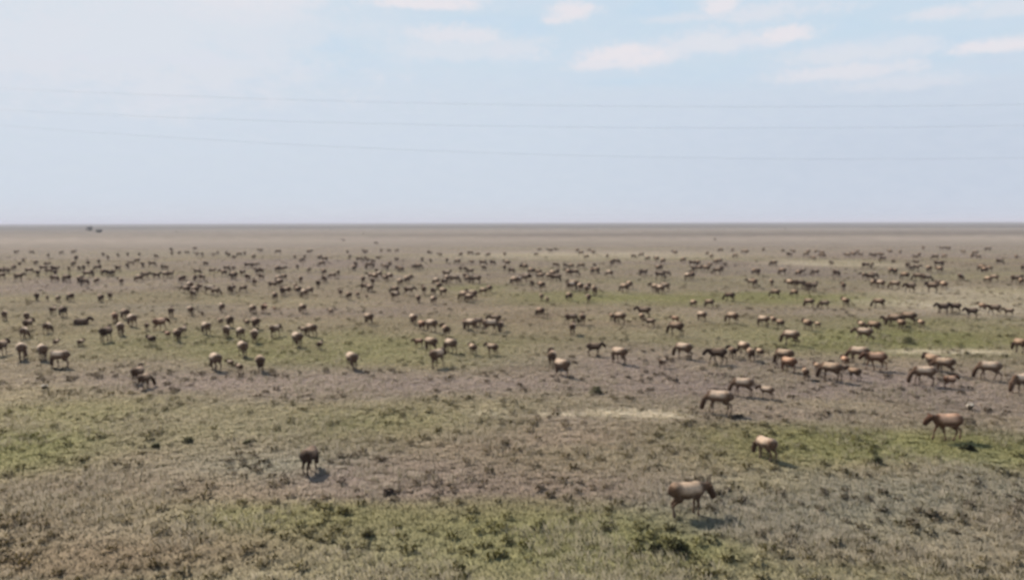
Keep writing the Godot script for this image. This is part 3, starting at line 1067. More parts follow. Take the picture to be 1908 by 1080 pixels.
	saiga("G", 1.84, -48.70, 124, 0.90, "d", "dark lone antelope with head low on pinkish ground, centre")
	saiga("S", 4.24, -44.91, 85, 0.95, "d", "upright dark antelope at the right of a huddled three, centre")
	saiga("B", 3.57, -45.36, 20, 0.90, "d", "dark antelope with spread body at upper left of a huddled three")
	saiga("S", 3.30, -40.74, 80, 0.90, "d", "small dark antelope standing in front of a huddled three")
	saiga("B", 6.52, -45.27, 138, 0.98, "n", "brown antelope with a red glint under the belly, grazing right of centre")
	saiga("C", 6.27, -47.13, 110, 0.60, "d", "small dark calf at the left shoulder of a brown grazing antelope")
	saiga("S", 8.47, -48.11, 178, 1.02, "d", "flat dark antelope in profile, rear of the stacked pair right of centre")
	saiga("C", 8.06, -46.50, 100, 0.70, "n", "brown calf beneath the flat dark profile antelope")
	saiga("C", 8.13, -43.99, 160, 0.70, "n", "faint brown calf lowest under the flat dark profile antelope")
	saiga("C", 9.95, -45.68, 150, 0.62, "r", "pink headed calf peeping over a dark wide antelope")
	saiga("G", 8.90, -40.53, 144, 1.00, "d", "dark wide antelope with pinkish calf above its back")
	saiga("G", 13.25, -54.67, 110, 0.75, "n", "small olive antelope just below the green strip, left of a pair")
	saiga("B", 14.27, -54.22, 141, 0.85, "d", "dark low antelope just below the green strip, right of a small one")
	saiga("G", 16.92, -58.33, 144, 0.98, "k", "long dark antelope in profile on the green strip, right of centre")
	saiga("B", 11.84, -46.70, 124, 0.85, "p", "pale rumped antelope alone on pale ground, right of centre")
	saiga("G", 13.40, -45.51, 131, 0.95, "n", "blurry brown wide antelope alone, right of centre")
	saiga("B", 14.80, -44.04, 131, 0.90, "p", "pale backed antelope with shaded rump, left of two small dark ones")
	saiga("C", 15.73, -45.08, 90, 0.65, "n", "slim small calf, first right of a pale backed antelope")
	saiga("C", 15.55, -43.39, 120, 0.70, "d", "small dark calf, second right of a pale backed antelope")
	saiga("S", 16.79, -42.50, 104, 0.85, "d", "dark olive antelope alone above a pale backed wide one")
	saiga("C", 17.73, -43.39, 120, 0.50, "n", "faint calf right of the dark olive antelope")
	saiga("G", 13.96, -37.37, 138, 1.00, "p", "pale backed wide antelope grazing on the edge of olive grass")
	saiga("W", 18.12, -38.46, 150, 0.98, "p", "pale walking antelope with legs showing, front of a piled three")
	saiga("G", 20.10, -41.51, 124, 0.90, "d", "dark antelope at the upper right of a piled three")
	saiga("C", 20.00, -42.77, 100, 0.65, "n", "small brown calf at the upper left of a piled three")
	saiga("B", 22.52, -44.00, 148, 1.00, "d", "dark antelope on the left of a long dark row, right part")
	saiga("G", 23.72, -44.79, 146, 1.05, "d", "dark higher backed antelope on the right of a long dark row")
	saiga("C", 22.51, -44.94, 180, 0.70, "d", "small dark calf at the left tip of a long dark row")
	saiga("T", 22.37, -42.97, 100, 0.75, "d", "dark slim antelope in the middle of a long dark row")
	saiga("C", 23.80, -43.50, 90, 0.65, "n", "faint brown calf at the right tip of a long dark row")
	saiga("S", 28.90, -50.27, 182, 0.98, "k", "black brown antelope in profile, left half of a long joined pair")
	saiga("S", 29.97, -50.70, 178, 0.95, "k", "black brown antelope in profile, right half of a long joined pair")
	saiga("S", 29.49, -48.05, 178, 0.92, "k", "dark antelope in profile just in front of the long joined pair")
	saiga("T", 32.49, -51.78, 100, 0.75, "d", "small dark antelope left of a wide one, near the right edge")
	saiga("W", 31.91, -49.58, 175, 0.98, "d", "wide dark antelope walking in profile, near the right edge")
	saiga("C", 32.44, -48.93, 170, 0.75, "n", "olive brown calf last in the row near the right edge")
	saiga("G", 21.49, -61.28, 148, 0.90, "d", "dark low antelope on the green strip, right of a long one")
	saiga("G", 23.14, -61.48, 117, 0.85, "d", "dark compact antelope at the right end of the green strip")
	saiga("B", 21.48, -54.21, 138, 0.90, "d", "dark antelope below the right end of the green strip, left of three")
	saiga("G", 22.20, -53.32, 178, 0.85, "d", "low dark antelope below the right end of the green strip, middle")
	saiga("S", 24.41, -54.89, 100, 0.90, "d", "upright dark olive antelope below the green strip, right of three")
	saiga("G", 26.36, -53.88, 144, 0.95, "d", "dark grazing antelope with dip in its back, right of the strip")
	saiga("G", -3.29, -58.19, 144, 0.95, "n", "brown flat antelope in front of the left tip of the green strip")
	saiga("G", -5.94, -56.86, 117, 0.88, "p", "pale topped brown antelope, right one of two left of the strip")
	saiga("B", -7.24, -57.84, 110, 0.85, "d", "dark small antelope, left one of two left of the strip")
	saiga("W", -9.39, -60.01, 60, 0.95, "n", "slanting brown antelope alone behind the two left of the strip")
	saiga("B", -32.27, -58.87, 148, 0.85, "d", "dark low antelope, left half of a joined pair on grey ground")
	saiga("S", -32.44, -60.61, 110, 0.85, "d", "dark taller antelope, right half of a joined pair on grey ground")
	saiga("G", -34.90, -59.33, 146, 0.95, "d", "dark wide antelope on grey ground right of two faint ones")
	saiga("G", -35.80, -59.21, 141, 0.70, "n", "faint low antelope on grey ground left of a dark wide one")
	saiga("C", -37.24, -60.17, 120, 0.55, "n", "faintest small calf on grey ground between two darker antelopes")
	saiga("G", -38.04, -60.08, 124, 0.90, "d", "dark compact antelope on grey ground at the left of five")
	saiga("G", -18.99, -60.13, 124, 0.88, "d", "dark round antelope at the front left of a brown chain")
	saiga("G", -13.11, -60.34, 121, 0.90, "d", "dark round antelope at the front of a small cluster left of centre")
	saiga("T", -14.35, -62.80, 104, 0.88, "n", "brown upright antelope touching a dark round one left of centre")
	saiga("C", -12.75, -61.94, 120, 0.70, "n", "faint calf right of the dark round antelope, left of centre")
	saiga("C", -11.84, -61.16, 100, 0.50, "n", "barely visible calf, second right of the dark round antelope")
	saiga("G", -3.76, -59.10, 143, 1.11, "n", "sixth small antelope from left, nearest ranks behind the row of four")
	saiga("T", -3.17, -59.97, 158, 1.09, "n", "seventh small antelope from left, nearest ranks behind the row of four")
	saiga("G", -26.31, -61.90, 92, 0.93, "n", "third small antelope from left, nearest ranks left of the meadow column")
	saiga("G", -17.07, -61.74, 138, 1.01, "p", "ninth small antelope from left, nearest ranks behind the meadow column")
	saiga("B", -5.78, -63.17, 138, 0.96, "n", "fifth small antelope from left, nearest ranks behind the row of four")
	saiga("G", -25.30, -64.05, -7, 0.99, "n", "seventh small antelope from left, nearest ranks left of the meadow column")
	saiga("G", -6.71, -63.95, 78, 0.91, "d", "third small antelope from left, nearest ranks behind the row of four")
	saiga("G", -2.42, -63.91, 142, 0.89, "n", "eighth small antelope from left, nearest ranks behind the row of four")
	saiga("G", -19.41, -64.86, 150, 0.96, "n", "sixth small antelope from left, nearest ranks behind the meadow column")
	saiga("T", -19.43, -63.57, 98, 1.08, "d", "fifth small antelope from left, nearest ranks behind the meadow column")
	saiga("B", -17.37, -64.53, 150, 0.95, "n", "tenth small antelope from left, nearest ranks behind the meadow column")
	saiga("W", -8.78, -64.01, 12, 1.01, "d", "first small antelope from left, nearest ranks behind the row of four")
	saiga("S", -18.46, -64.80, 136, 1.00, "d", "eighth small antelope from left, nearest ranks behind the meadow column")
	saiga("G", -10.09, -64.79, 155, 0.96, "d", "third small antelope from left, nearest ranks behind the small cluster left of centre")
	saiga("T", -7.53, -64.27, 94, 1.05, "n", "second small antelope from left, nearest ranks behind the row of four")
	saiga("B", 6.93, -63.05, 90, 1.14, "n", "eighth small antelope from left, nearest ranks behind the left tip of the green strip")
	saiga("S", 6.34, -63.92, 88, 1.11, "p", "sixth small antelope from left, nearest ranks behind the left tip of the green strip")
	saiga("W", -28.61, -66.00, 164, 0.99, "d", "first small antelope from left, nearest ranks left of the meadow column")
	saiga("B", -27.54, -65.27, 154, 1.00, "d", "fourth small antelope from left, nearest ranks left of the meadow column")
	saiga("G", -26.35, -65.54, 15, 1.11, "p", "sixth small antelope from left, nearest ranks left of the meadow column")
	saiga("G", -24.59, -65.60, 98, 1.09, "d", "first small antelope from left, nearest ranks behind the meadow column")
	saiga("S", -1.97, -65.81, 113, 0.92, "d", "ninth small antelope from left, nearest ranks behind the row of four")
	saiga("G", 12.82, -64.80, 126, 1.04, "p", "fourth small antelope from left, nearest ranks behind the middle of the green strip")
	saiga("B", -23.98, -67.05, 168, 0.91, "d", "third small antelope from left, nearest ranks behind the meadow column")
	saiga("B", -12.63, -66.78, 141, 0.94, "n", "second small antelope from left, nearest ranks behind the small cluster left of centre")
	saiga("G", 9.84, -65.60, 131, 1.11, "n", "first small antelope from left, nearest ranks behind the middle of the green strip")
	saiga("T", 12.53, -65.75, 132, 1.06, "n", "third small antelope from left, nearest ranks behind the middle of the green strip")
	saiga("T", -25.22, -68.07, 92, 0.93, "n", "second small antelope from left, nearest ranks behind the meadow column")
	saiga("G", -13.33, -67.89, 42, 0.97, "d", "first small antelope from left, nearest ranks behind the small cluster left of centre")
	saiga("T", 6.03, -66.02, 100, 1.15, "n", "fifth small antelope from left, nearest ranks behind the left tip of the green strip")
	saiga("B", -19.77, -68.57, 114, 0.92, "n", "seventh small antelope from left, nearest ranks behind the meadow column")
	saiga("G", 13.62, -66.93, 162, 1.04, "n", "fifth small antelope from left, nearest ranks behind the middle of the green strip")
	saiga("T", 26.31, -65.81, 11, 1.19, "d", "fifth small antelope from left, nearest ranks behind the right end of the green strip")
	saiga("W", 34.78, -65.57, 190, 1.19, "d", "fourth small antelope from left, nearest ranks behind the long dark row")
	saiga("T", 36.63, -65.51, 159, 1.19, "d", "fifth small antelope from left, nearest ranks behind the long dark row")
	saiga("T", -28.78, -69.28, 87, 0.94, "n", "fifth small antelope from left, nearest ranks left of the meadow column")
	saiga("G", -6.64, -68.38, 113, 0.99, "d", "fourth small antelope from left, nearest ranks behind the row of four")
	saiga("W", 2.64, -67.26, 119, 1.15, "d", "second small antelope from left, nearest ranks behind the left tip of the green strip")
	saiga("B", 5.25, -67.49, 39, 1.09, "p", "third small antelope from left, nearest ranks behind the left tip of the green strip")
	saiga("W", 7.03, -68.36, 88, 0.92, "n", "seventh small antelope from left, nearest ranks behind the left tip of the green strip")
	saiga("S", 26.75, -67.64, 21, 0.95, "d", "fourth small antelope from left, nearest ranks behind the right end of the green strip")
	saiga("T", 29.66, -67.23, 72, 1.01, "d", "sixth small antelope from left, nearest ranks behind the right end of the green strip")
	saiga("G", -29.77, -69.53, 131, 1.12, "p", "second small antelope from left, nearest ranks left of the meadow column")
	saiga("W", 10.79, -69.00, 110, 1.00, "n", "second small antelope from left, nearest ranks behind the middle of the green strip")
	saiga("S", 39.13, -68.09, 95, 1.01, "n", "second small antelope from left, nearest ranks behind the joined dark pair")
	saiga("W", -22.46, -70.57, 23, 1.00, "d", "fourth small antelope from left, nearest ranks behind the meadow column")
	saiga("S", 5.61, -68.96, 157, 1.14, "n", "fourth small antelope from left, nearest ranks behind the left tip of the green strip")
	saiga("G", 34.95, -68.58, 154, 1.05, "n", "third small antelope from left, nearest ranks behind the long dark row")
	saiga("G", 27.14, -69.77, 74, 0.94, "d", "third small antelope from left, nearest ranks behind the right end of the green strip")
	saiga("B", 1.88, -71.00, 82, 0.91, "d", "first small antelope from left, nearest ranks behind the left tip of the green strip")
	saiga("S", -18.37, -71.33, 93, 1.07, "d", "eleventh small antelope from left, nearest ranks behind the meadow column")
	saiga("T", 34.06, -69.47, 123, 1.05, "p", "second small antelope from left, nearest ranks behind the long dark row")
	saiga("G", 34.15, -70.90, 99, 0.92, "n", "first small antelope from left, nearest ranks behind the long dark row")
	saiga("B", 26.38, -68.96, 10, 1.19, "d", "second small antelope from left, nearest ranks behind the right end of the green strip")
	saiga("W", 25.79, -69.64, 118, 1.13, "n", "first small antelope from left, nearest ranks behind the right end of the green strip")
	saiga("B", 39.88, -70.38, 26, 0.92, "n", "first small antelope from left, nearest ranks behind the joined dark pair")
	saiga("S", 22.66, -70.26, 89, 1.15, "d", "second small antelope from left, middle ranks behind the right end of the green strip")
	saiga("G", -10.80, -72.76, 124, 1.00, "n", "sixth small antelope from left, middle ranks behind the small cluster left of centre")
	saiga("T", 22.90, -72.12, 156, 0.93, "n", "first small antelope from left, middle ranks behind the right end of the green strip")
	saiga("B", 24.97, -72.29, 81, 0.89, "n", "third small antelope from left, middle ranks behind the right end of the green strip")
	saiga("G", -42.03, -73.84, 77, 1.10, "d", "fifth small antelope from left, middle ranks of the herd at the left edge")
	saiga("T", -25.36, -74.07, 99, 0.97, "n", "second small antelope from left, middle ranks behind the meadow column")
	saiga("G", -22.73, -73.59, 145, 1.04, "p", "fifth small antelope from left, middle ranks behind the meadow column")
	saiga("G", -6.62, -73.10, 66, 0.98, "d", "third small antelope from left, middle ranks behind the row of four")
	saiga("G", -7.43, -73.86, 141, 0.97, "p", "second small antelope from left, middle ranks behind the row of four")
	saiga("T", -39.19, -75.38, 134, 0.94, "n", "first small antelope from left, middle ranks left of the meadow column")
	saiga("G", -13.75, -74.16, 90, 1.01, "n", "second small antelope from left, middle ranks behind the small cluster left of centre")
	saiga("G", -42.19, -76.44, 144, 0.89, "n", "sixth small antelope from left, middle ranks of the herd at the left edge")
	saiga("G", 0.26, -73.22, 132, 1.15, "n", "first small antelope from left, middle ranks behind the left tip of the green strip")
	saiga("W", 0.69, -74.26, 70, 1.09, "p", "second small antelope from left, middle ranks behind the left tip of the green strip")
	saiga("G", 49.07, -72.40, 71, 0.96, "n", "fifth small antelope from left, middle ranks behind the joined dark pair")
	saiga("B", -43.85, -76.38, 152, 1.15, "d", "fourth small antelope from left, middle ranks of the herd at the left edge")
	saiga("W", -15.07, -76.00, 111, 1.06, "n", "first small antelope from left, middle ranks behind the small cluster left of centre")
	saiga("G", -3.58, -74.86, 182, 1.19, "d", "ninth small antelope from left, middle ranks behind the row of four")
	saiga("G", -3.99, -76.64, 94, 0.89, "n", "eighth small antelope from left, middle ranks behind the row of four")
	saiga("G", -6.57, -76.18, 106, 1.04, "n", "fourth small antelope from left, middle ranks behind the row of four")
	saiga("B", -10.57, -75.64, 132, 1.09, "n", "seventh small antelope from left, middle ranks behind the small cluster left of centre")
	saiga("G", 47.48, -74.96, 104, 0.89, "n", "second small antelope from left, middle ranks behind the joined dark pair")
	saiga("W", 49.48, -73.86, 2, 1.19, "d", "fourth small antelope from left, middle ranks behind the joined dark pair")
	saiga("S", -33.90, -76.92, 129, 1.13, "n", "third small antelope from left, middle ranks left of the meadow column")
	saiga("G", -21.74, -77.38, 116, 0.99, "n", "seventh small antelope from left, middle ranks behind the meadow column")
	saiga("G", -4.52, -77.32, 126, 0.90, "d", "seventh small antelope from left, middle ranks behind the row of four")
	saiga("G", -5.80, -75.30, -0, 1.19, "d", "fifth small antelope from left, middle ranks behind the row of four")
	saiga("G", -47.81, -78.53, 76, 1.06, "n", "second small antelope from left, middle ranks of the herd at the left edge")
	saiga("B", -45.99, -77.70, 173, 1.19, "d", "third small antelope from left, middle ranks of the herd at the left edge")
	saiga("G", -24.45, -78.67, 142, 0.91, "n", "fourth small antelope from left, middle ranks behind the meadow column")
	saiga("B", -19.37, -77.41, 96, 1.09, "n", "eighth small antelope from left, middle ranks behind the meadow column")
	saiga("S", -13.08, -77.75, 132, 1.00, "d", "fourth small antelope from left, middle ranks behind the small cluster left of centre")
	saiga("S", 1.20, -76.15, -2, 1.19, "d", "third small antelope from left, middle ranks behind the left tip of the green strip")
	saiga("G", -39.04, -78.78, 164, 1.10, "n", "second small antelope from left, middle ranks left of the meadow column")
	saiga("G", -33.43, -79.33, 126, 0.98, "d", "fifth small antelope from left, middle ranks left of the meadow column")
	saiga("B", 4.41, -77.34, 24, 1.10, "d", "sixth small antelope from left, middle ranks behind the left tip of the green strip")
	saiga("B", 41.86, -75.92, 11, 1.12, "n", "fourth small antelope from left, middle ranks behind the long dark row")
	saiga("B", 49.13, -76.62, 138, 0.97, "n", "third small antelope from left, middle ranks behind the joined dark pair")
	saiga("G", -35.08, -80.54, 112, 0.92, "n", "fourth small antelope from left, middle ranks left of the meadow column")
	saiga("G", -10.72, -79.61, 116, 0.93, "d", "first small antelope from left, middle ranks behind the row of four")
	saiga("S", -52.62, -80.24, 2, 1.19, "d", "first small antelope from left, middle ranks of the herd at the left edge")
	saiga("G", -33.39, -80.90, 79, 0.98, "n", "sixth small antelope from left, middle ranks left of the meadow column")
	saiga("G", -28.00, -79.67, 89, 1.14, "n", "first small antelope from left, middle ranks behind the meadow column")
	saiga("G", -24.55, -81.05, 153, 0.90, "d", "sixth small antelope from left, middle ranks behind the meadow column")
	saiga("G", -14.42, -79.33, 129, 1.12, "n", "third small antelope from left, middle ranks behind the small cluster left of centre")
	saiga("S", 4.91, -80.02, 187, 0.91, "n", "seventh small antelope from left, middle ranks behind the left tip of the green strip")
	saiga("W", 1.59, -79.59, 187, 1.00, "p", "fourth small antelope from left, middle ranks behind the left tip of the green strip")
	saiga("W", 36.78, -77.20, 179, 1.19, "d", "second small antelope from left, middle ranks behind the long dark row")
	saiga("B", 41.79, -77.41, 162, 1.13, "d", "third small antelope from left, middle ranks behind the long dark row")
	saiga("B", 46.15, -77.41, 48, 1.10, "p", "first small antelope from left, middle ranks behind the joined dark pair")
	saiga("G", -27.26, -81.73, 79, 0.94, "n", "third small antelope from left, middle ranks behind the meadow column")
	saiga("T", -5.03, -81.15, 66, 0.91, "n", "sixth small antelope from left, middle ranks behind the row of four")
	saiga("W", -13.12, -80.75, 146, 1.02, "p", "fifth small antelope from left, middle ranks behind the small cluster left of centre")
	saiga("T", 3.90, -80.47, 129, 0.97, "n", "fifth small antelope from left, middle ranks behind the left tip of the green strip")
	saiga("B", 18.56, -79.35, 126, 1.07, "p", "only small antelope, middle ranks behind the middle of the green strip")
	saiga("T", 37.29, -79.48, 126, 0.95, "n", "first small antelope from left, middle ranks behind the long dark row")
	saiga("B", -56.39, -83.11, 198, 1.01, "d", "first small antelope from left, hazy back ranks of the herd at the left edge")
	saiga("T", -15.33, -81.79, 157, 1.00, "n", "first small antelope from left, hazy back ranks behind the small cluster left of centre")
	saiga("G", 3.14, -81.49, 142, 0.94, "n", "first small antelope from left, hazy back ranks behind the left tip of the green strip")
	saiga("G", 41.37, -79.16, 113, 1.10, "d", "second small antelope from left, hazy back ranks behind the long dark row")
	saiga("G", -39.55, -83.57, 73, 0.98, "d", "second small antelope from left, hazy back ranks left of the meadow column")
	saiga("W", -40.10, -82.26, 10, 1.19, "d", "first small antelope from left, hazy back ranks left of the meadow column")
	saiga("B", -30.33, -82.16, 150, 1.15, "d", "second small antelope from left, hazy back ranks behind the meadow column")
	saiga("B", -31.10, -83.28, 86, 0.98, "d", "first small antelope from left, hazy back ranks behind the meadow column")
	saiga("G", -19.80, -83.17, 177, 0.93, "n", "third small antelope from left, hazy back ranks behind the meadow column")
	saiga("G", 15.75, -80.30, 7, 1.19, "d", "first small antelope from left, hazy back ranks behind the middle of the green strip")
	saiga("T", 19.45, -80.94, 87, 1.07, "d", "third small antelope from left, hazy back ranks behind the middle of the green strip")
	saiga("G", 38.68, -80.38, 16, 1.05, "n", "first small antelope from left, hazy back ranks behind the long dark row")
	saiga("G", -47.80, -84.69, 22, 1.12, "n", "second small antelope from left, hazy back ranks of the herd at the left edge")
	saiga("T", -38.72, -85.31, 58, 1.03, "d", "fourth small antelope from left, hazy back ranks left of the meadow column")
	saiga("W", -38.69, -84.05, 176, 1.11, "n", "third small antelope from left, hazy back ranks left of the meadow column")
	saiga("G", -14.93, -84.48, 154, 0.97, "p", "second small antelope from left, hazy back ranks behind the small cluster left of centre")
	saiga("T", -7.31, -84.13, 17, 1.12, "n", "only small antelope, hazy back ranks behind the row of four")
	saiga("G", 10.87, -83.76, 136, 1.08, "p", "third small antelope from left, hazy back ranks behind the left tip of the green strip")
	saiga("G", 4.53, -83.52, 130, 1.14, "n", "second small antelope from left, hazy back ranks behind the left tip of the green strip")
	saiga("G", 17.20, -84.07, 11, 0.99, "d", "second small antelope from left, hazy back ranks behind the middle of the green strip")
	mass("G", -54.8, -87.0, 114, 1.09)
	mass("W", -45.7, -86.2, 112, 1.15)
	mass("B", -46.4, -86.5, 109, 1.11)
	mass("G", 32.4, -85.1, 111, 0.89)
	mass("G", 36.0, -83.6, 26, 1.10)
	mass("G", -53.5, -88.2, 125, 1.03)
	mass("B", -49.4, -88.5, 118, 0.97)
	mass("G", -47.6, -87.7, 140, 1.08)
	mass("T", -33.4, -87.2, 155, 1.07)
	mass("W", -31.5, -87.9, 77, 0.96)
	mass("B", -20.3, -87.9, 116, 0.90)
	mass("G", 7.1, -85.6, -12, 1.09)
	mass("T", 6.4, -85.3, 118, 1.14)
	mass("B", 14.9, -86.5, 36, 0.92)
	mass("T", 3.0, -85.7, 153, 1.10)
	mass("G", 15.0, -85.5, 200, 1.06)
	mass("G", 34.3, -85.1, 179, 1.01)
	mass("W", -21.9, -87.6, 129, 1.09)
	mass("W", 33.4, -86.7, 39, 0.93)
	mass("G", -55.6, -90.4, 38, 1.01)
	mass("B", -37.6, -90.0, 17, 0.96)
	mass("T", -30.0, -88.5, 112, 1.14)
	mass("G", -4.9, -88.6, 190, 1.00)
	mass("S", 9.3, -87.7, 99, 1.05)
	mass("S", 5.4, -88.4, 77, 0.97)
	mass("G", 28.4, -86.7, 68, 1.08)
	mass("G", 28.2, -87.5, 104, 0.97)
	mass("B", 31.0, -86.3, 135, 1.13)
	mass("B", 44.2, -86.8, 90, 0.98)
	mass("S", -61.4, -91.8, 133, 0.98)
	mass("S", -61.5, -90.6, 96, 1.15)
	mass("G", -58.7, -91.5, 19, 1.01)
	mass("T", -36.3, -91.2, 31, 0.93)
	mass("B", -16.3, -90.5, 104, 0.93)
	mass("G", 2.3, -88.6, 130, 1.10)
	mass("G", 23.9, -87.7, 174, 1.11)
	mass("G", 43.9, -87.2, 81, 1.07)
	mass("G", -63.0, -93.5, 143, 0.89)
	mass("G", -30.2, -90.6, 88, 1.12)
	mass("G", -0.1, -89.8, 43, 1.08)
	mass("W", 10.0, -89.8, 138, 1.02)
	mass("G", 10.2, -89.2, 86, 1.11)
	mass("G", -25.1, -93.2, 129, 0.89)
	mass("S", 50.7, -89.2, 109, 1.03)
	mass("G", 55.6, -88.5, 91, 1.09)
	mass("G", -13.6, -92.5, 139, 1.06)
	mass("G", -56.7, -96.4, 118, 0.91)
	mass("W", -58.3, -96.4, 90, 0.92)
	mass("W", -28.8, -94.3, 32, 1.04)
	mass("G", -29.2, -93.7, 127, 1.14)
	mass("T", -6.4, -94.3, 72, 0.92)
	mass("B", -5.8, -94.1, 72, 0.95)
	mass("G", 22.4, -93.1, 62, 0.93)
	mass("G", 22.9, -92.3, 165, 1.04)
	mass("W", 23.6, -91.5, 140, 1.15)
	mass("G", 25.7, -92.2, 62, 1.04)
	mass("B", 50.3, -90.8, 94, 1.09)
	mass("B", 58.2, -91.8, 125, 0.92)
	mass("G", -60.2, -96.7, 47, 1.04)
	mass("G", -58.6, -96.1, 106, 1.11)
	mass("B", -56.1, -97.6, 111, 0.90)
	mass("T", -50.1, -95.8, 77, 1.11)
	mass("B", -36.2, -95.6, -1, 1.07)
	mass("W", -35.8, -96.9, 90, 0.89)
	mass("S", 18.2, -94.0, 115, 0.98)
	mass("S", 49.5, -93.4, 33, 0.89)
	mass("G", -64.8, -98.0, 146, 1.05)
	mass("G", -55.7, -98.0, 110, 1.00)
	mass("G", -53.3, -97.0, 178, 1.12)
	mass("B", -20.2, -96.4, 136, 1.02)
	mass("S", -15.8, -95.5, 100, 1.11)
	mass("B", -14.6, -96.5, 2, 0.97)
	mass("G", -3.6, -96.4, 61, 0.93)
	mass("W", -0.9, -95.4, 83, 1.05)
	mass("S", 50.2, -93.5, -15, 1.03)
	mass("B", 58.0, -93.0, 128, 1.05)
	mass("T", 63.2, -93.1, 34, 1.00)
	mass("G", -45.6, -99.3, 91, 0.93)
	mass("G", -12.6, -97.6, 13, 0.97)
	mass("G", 19.0, -95.9, 69, 1.02)
	mass("G", -46.8, -100.8, 113, 0.89)
	mass("G", -28.4, -99.7, 110, 0.93)
	mass("G", -19.2, -99.2, 111, 0.95)
	mass("S", -16.7, -98.8, 147, 0.99)
	mass("G", -12.1, -97.1, -9, 1.19)
	mass("S", 1.7, -96.9, 130, 1.14)
	mass("T", 1.3, -98.3, 37, 0.96)
	mass("B", 7.8, -99.0, 135, 0.99)
	mass("G", -52.4, -102.7, 105, 1.00)
	mass("G", -18.6, -101.0, 104, 1.03)
	mass("G", 9.2, -99.7, 160, 1.05)
	mass("W", 26.3, -100.0, 107, 0.93)
	mass("B", 45.6, -97.1, 1, 1.19)
	mass("T", 51.2, -97.4, 37, 1.12)
	mass("B", -36.0, -102.6, 44, 1.09)
	mass("W", -35.2, -103.1, 11, 1.02)
	mass("S", -19.4, -102.0, 26, 1.07)
	mass("B", 7.2, -102.0, 54, 0.93)
	mass("G", 11.2, -102.1, 63, 0.90)
	mass("S", 28.7, -101.4, 52, 0.89)
	mass("W", -65.6, -106.3, 65, 0.95)
	mass("G", -51.3, -104.7, 106, 1.07)
	mass("G", 6.0, -103.3, 19, 0.93)
	mass("G", 48.7, -101.8, 70, 0.89)
	mass("G", -61.9, -106.4, 144, 1.09)
	mass("B", -70.9, -108.5, 139, 0.88)
	mass("B", -50.6, -105.9, 36, 1.09)
	mass("B", -21.8, -104.9, 94, 1.05)
	mass("S", -60.7, -107.9, 129, 1.07)
	mass("G", -55.3, -109.2, 44, 0.89)
	mass("G", -43.8, -107.7, 80, 1.00)
	mass("G", -26.7, -106.1, 161, 1.10)
	mass("G", -17.4, -107.4, 122, 0.90)
	mass("G", 24.7, -103.1, -3, 1.19)
	mass("B", 36.2, -104.9, 123, 0.90)
	mass("G", 35.9, -103.3, 161, 1.10)
	mass("G", 57.4, -101.6, 5, 1.19)
	mass("G", -69.8, -110.5, 145, 0.98)
	mass("G", -4.1, -105.8, 2, 1.19)
	mass("T", -0.7, -106.3, 141, 1.10)
	mass("B", 26.3, -106.3, 105, 0.96)
	mass("B", 44.8, -105.8, 40, 0.92)
	mass("B", 59.6, -104.3, 64, 1.02)
	mass("W", -5.8, -109.4, 136, 0.93)
	mass("G", -2.8, -107.7, 48, 1.12)
	mass("B", 14.1, -106.9, 90, 1.12)
	mass("W", 57.2, -106.6, 184, 0.93)
	mass("B", -61.8, -112.7, 127, 1.03)
	mass("G", -7.9, -109.8, 152, 1.08)
	mass("G", 29.5, -108.7, 120, 1.00)
	mass("G", 15.1, -109.3, 2, 1.19)
	mass("B", 21.9, -109.3, 121, 1.15)
	mass("G", 30.3, -109.9, 130, 1.03)
	mass("T", 55.7, -110.0, 28, 0.88)
	mass("B", 69.0, -106.7, 13, 1.19)
	mass("T", -76.1, -117.5, 101, 0.92)
	mass("G", -57.5, -115.7, 165, 1.03)
	mass("B", -21.2, -114.6, 71, 0.95)
	mass("B", -12.4, -114.7, 94, 0.89)
	mass("G", -9.8, -113.3, 102, 1.04)
	mass("G", -32.6, -116.4, 128, 1.00)
	mass("G", 25.6, -112.5, 116, 1.11)
	mass("G", -32.7, -118.1, 78, 0.99)
	mass("T", -22.5, -117.8, 125, 0.97)
	mass("T", -17.9, -117.2, 55, 1.01)
	mass("G", -13.9, -116.8, 87, 1.04)
	mass("T", -29.3, -117.9, 178, 1.19)
	mass("G", -23.8, -117.6, 13, 1.19)
	mass("S", 22.2, -115.7, 117, 1.14)
	mass("B", 21.4, -118.8, 136, 1.00)
	mass("S", 47.3, -118.2, 125, 0.93)
	mass("B", 56.9, -115.6, 198, 1.15)
	mass("B", -71.7, -124.0, 144, 1.15)
	mass("T", -67.1, -125.3, 114, 0.99)
	mass("B", -23.7, -121.8, 103, 1.12)
	mass("S", -21.9, -123.5, 28, 0.93)
	mass("G", -47.2, -128.0, 86, 1.00)
	mass("G", -32.0, -125.7, 135, 1.15)
	mass("B", 12.4, -125.4, 150, 0.94)
	mass("S", 75.2, -121.6, 156, 0.99)
	mass("T", 65.6, -122.6, 172, 0.94)
	mass("B", 67.4, -120.0, 182, 1.19)
	mass("S", 81.5, -121.8, 80, 0.93)
	mass("B", -44.2, -129.1, 147, 1.07)
	mass("B", -37.6, -130.6, -49, 0.89)
	mass("G", -35.6, -129.5, 117, 0.99)
	mass("W", -27.7, -128.9, 112, 1.01)
	mass("B", 20.4, -126.5, 9, 0.99)
	mass("G", 33.3, -125.8, 101, 0.99)
	mass("B", 71.1, -124.0, 121, 0.96)
	mass("T", -69.4, -133.0, 118, 1.03)
	mass("G", -62.9, -133.2, 83, 0.97)
	mass("B", 16.4, -129.8, 108, 0.88)
	mass("B", 37.8, -127.6, 144, 0.98)
	mass("W", 51.7, -125.5, 140, 1.11)
	mass("B", 76.9, -126.1, 84, 0.92)
	mass("T", -83.7, -136.2, 108, 1.00)
	mass("S", 56.8, -127.6, 143, 1.08)
	mass("W", 60.5, -126.3, 185, 1.19)
	mass("W", -54.6, -138.0, 142, 0.90)
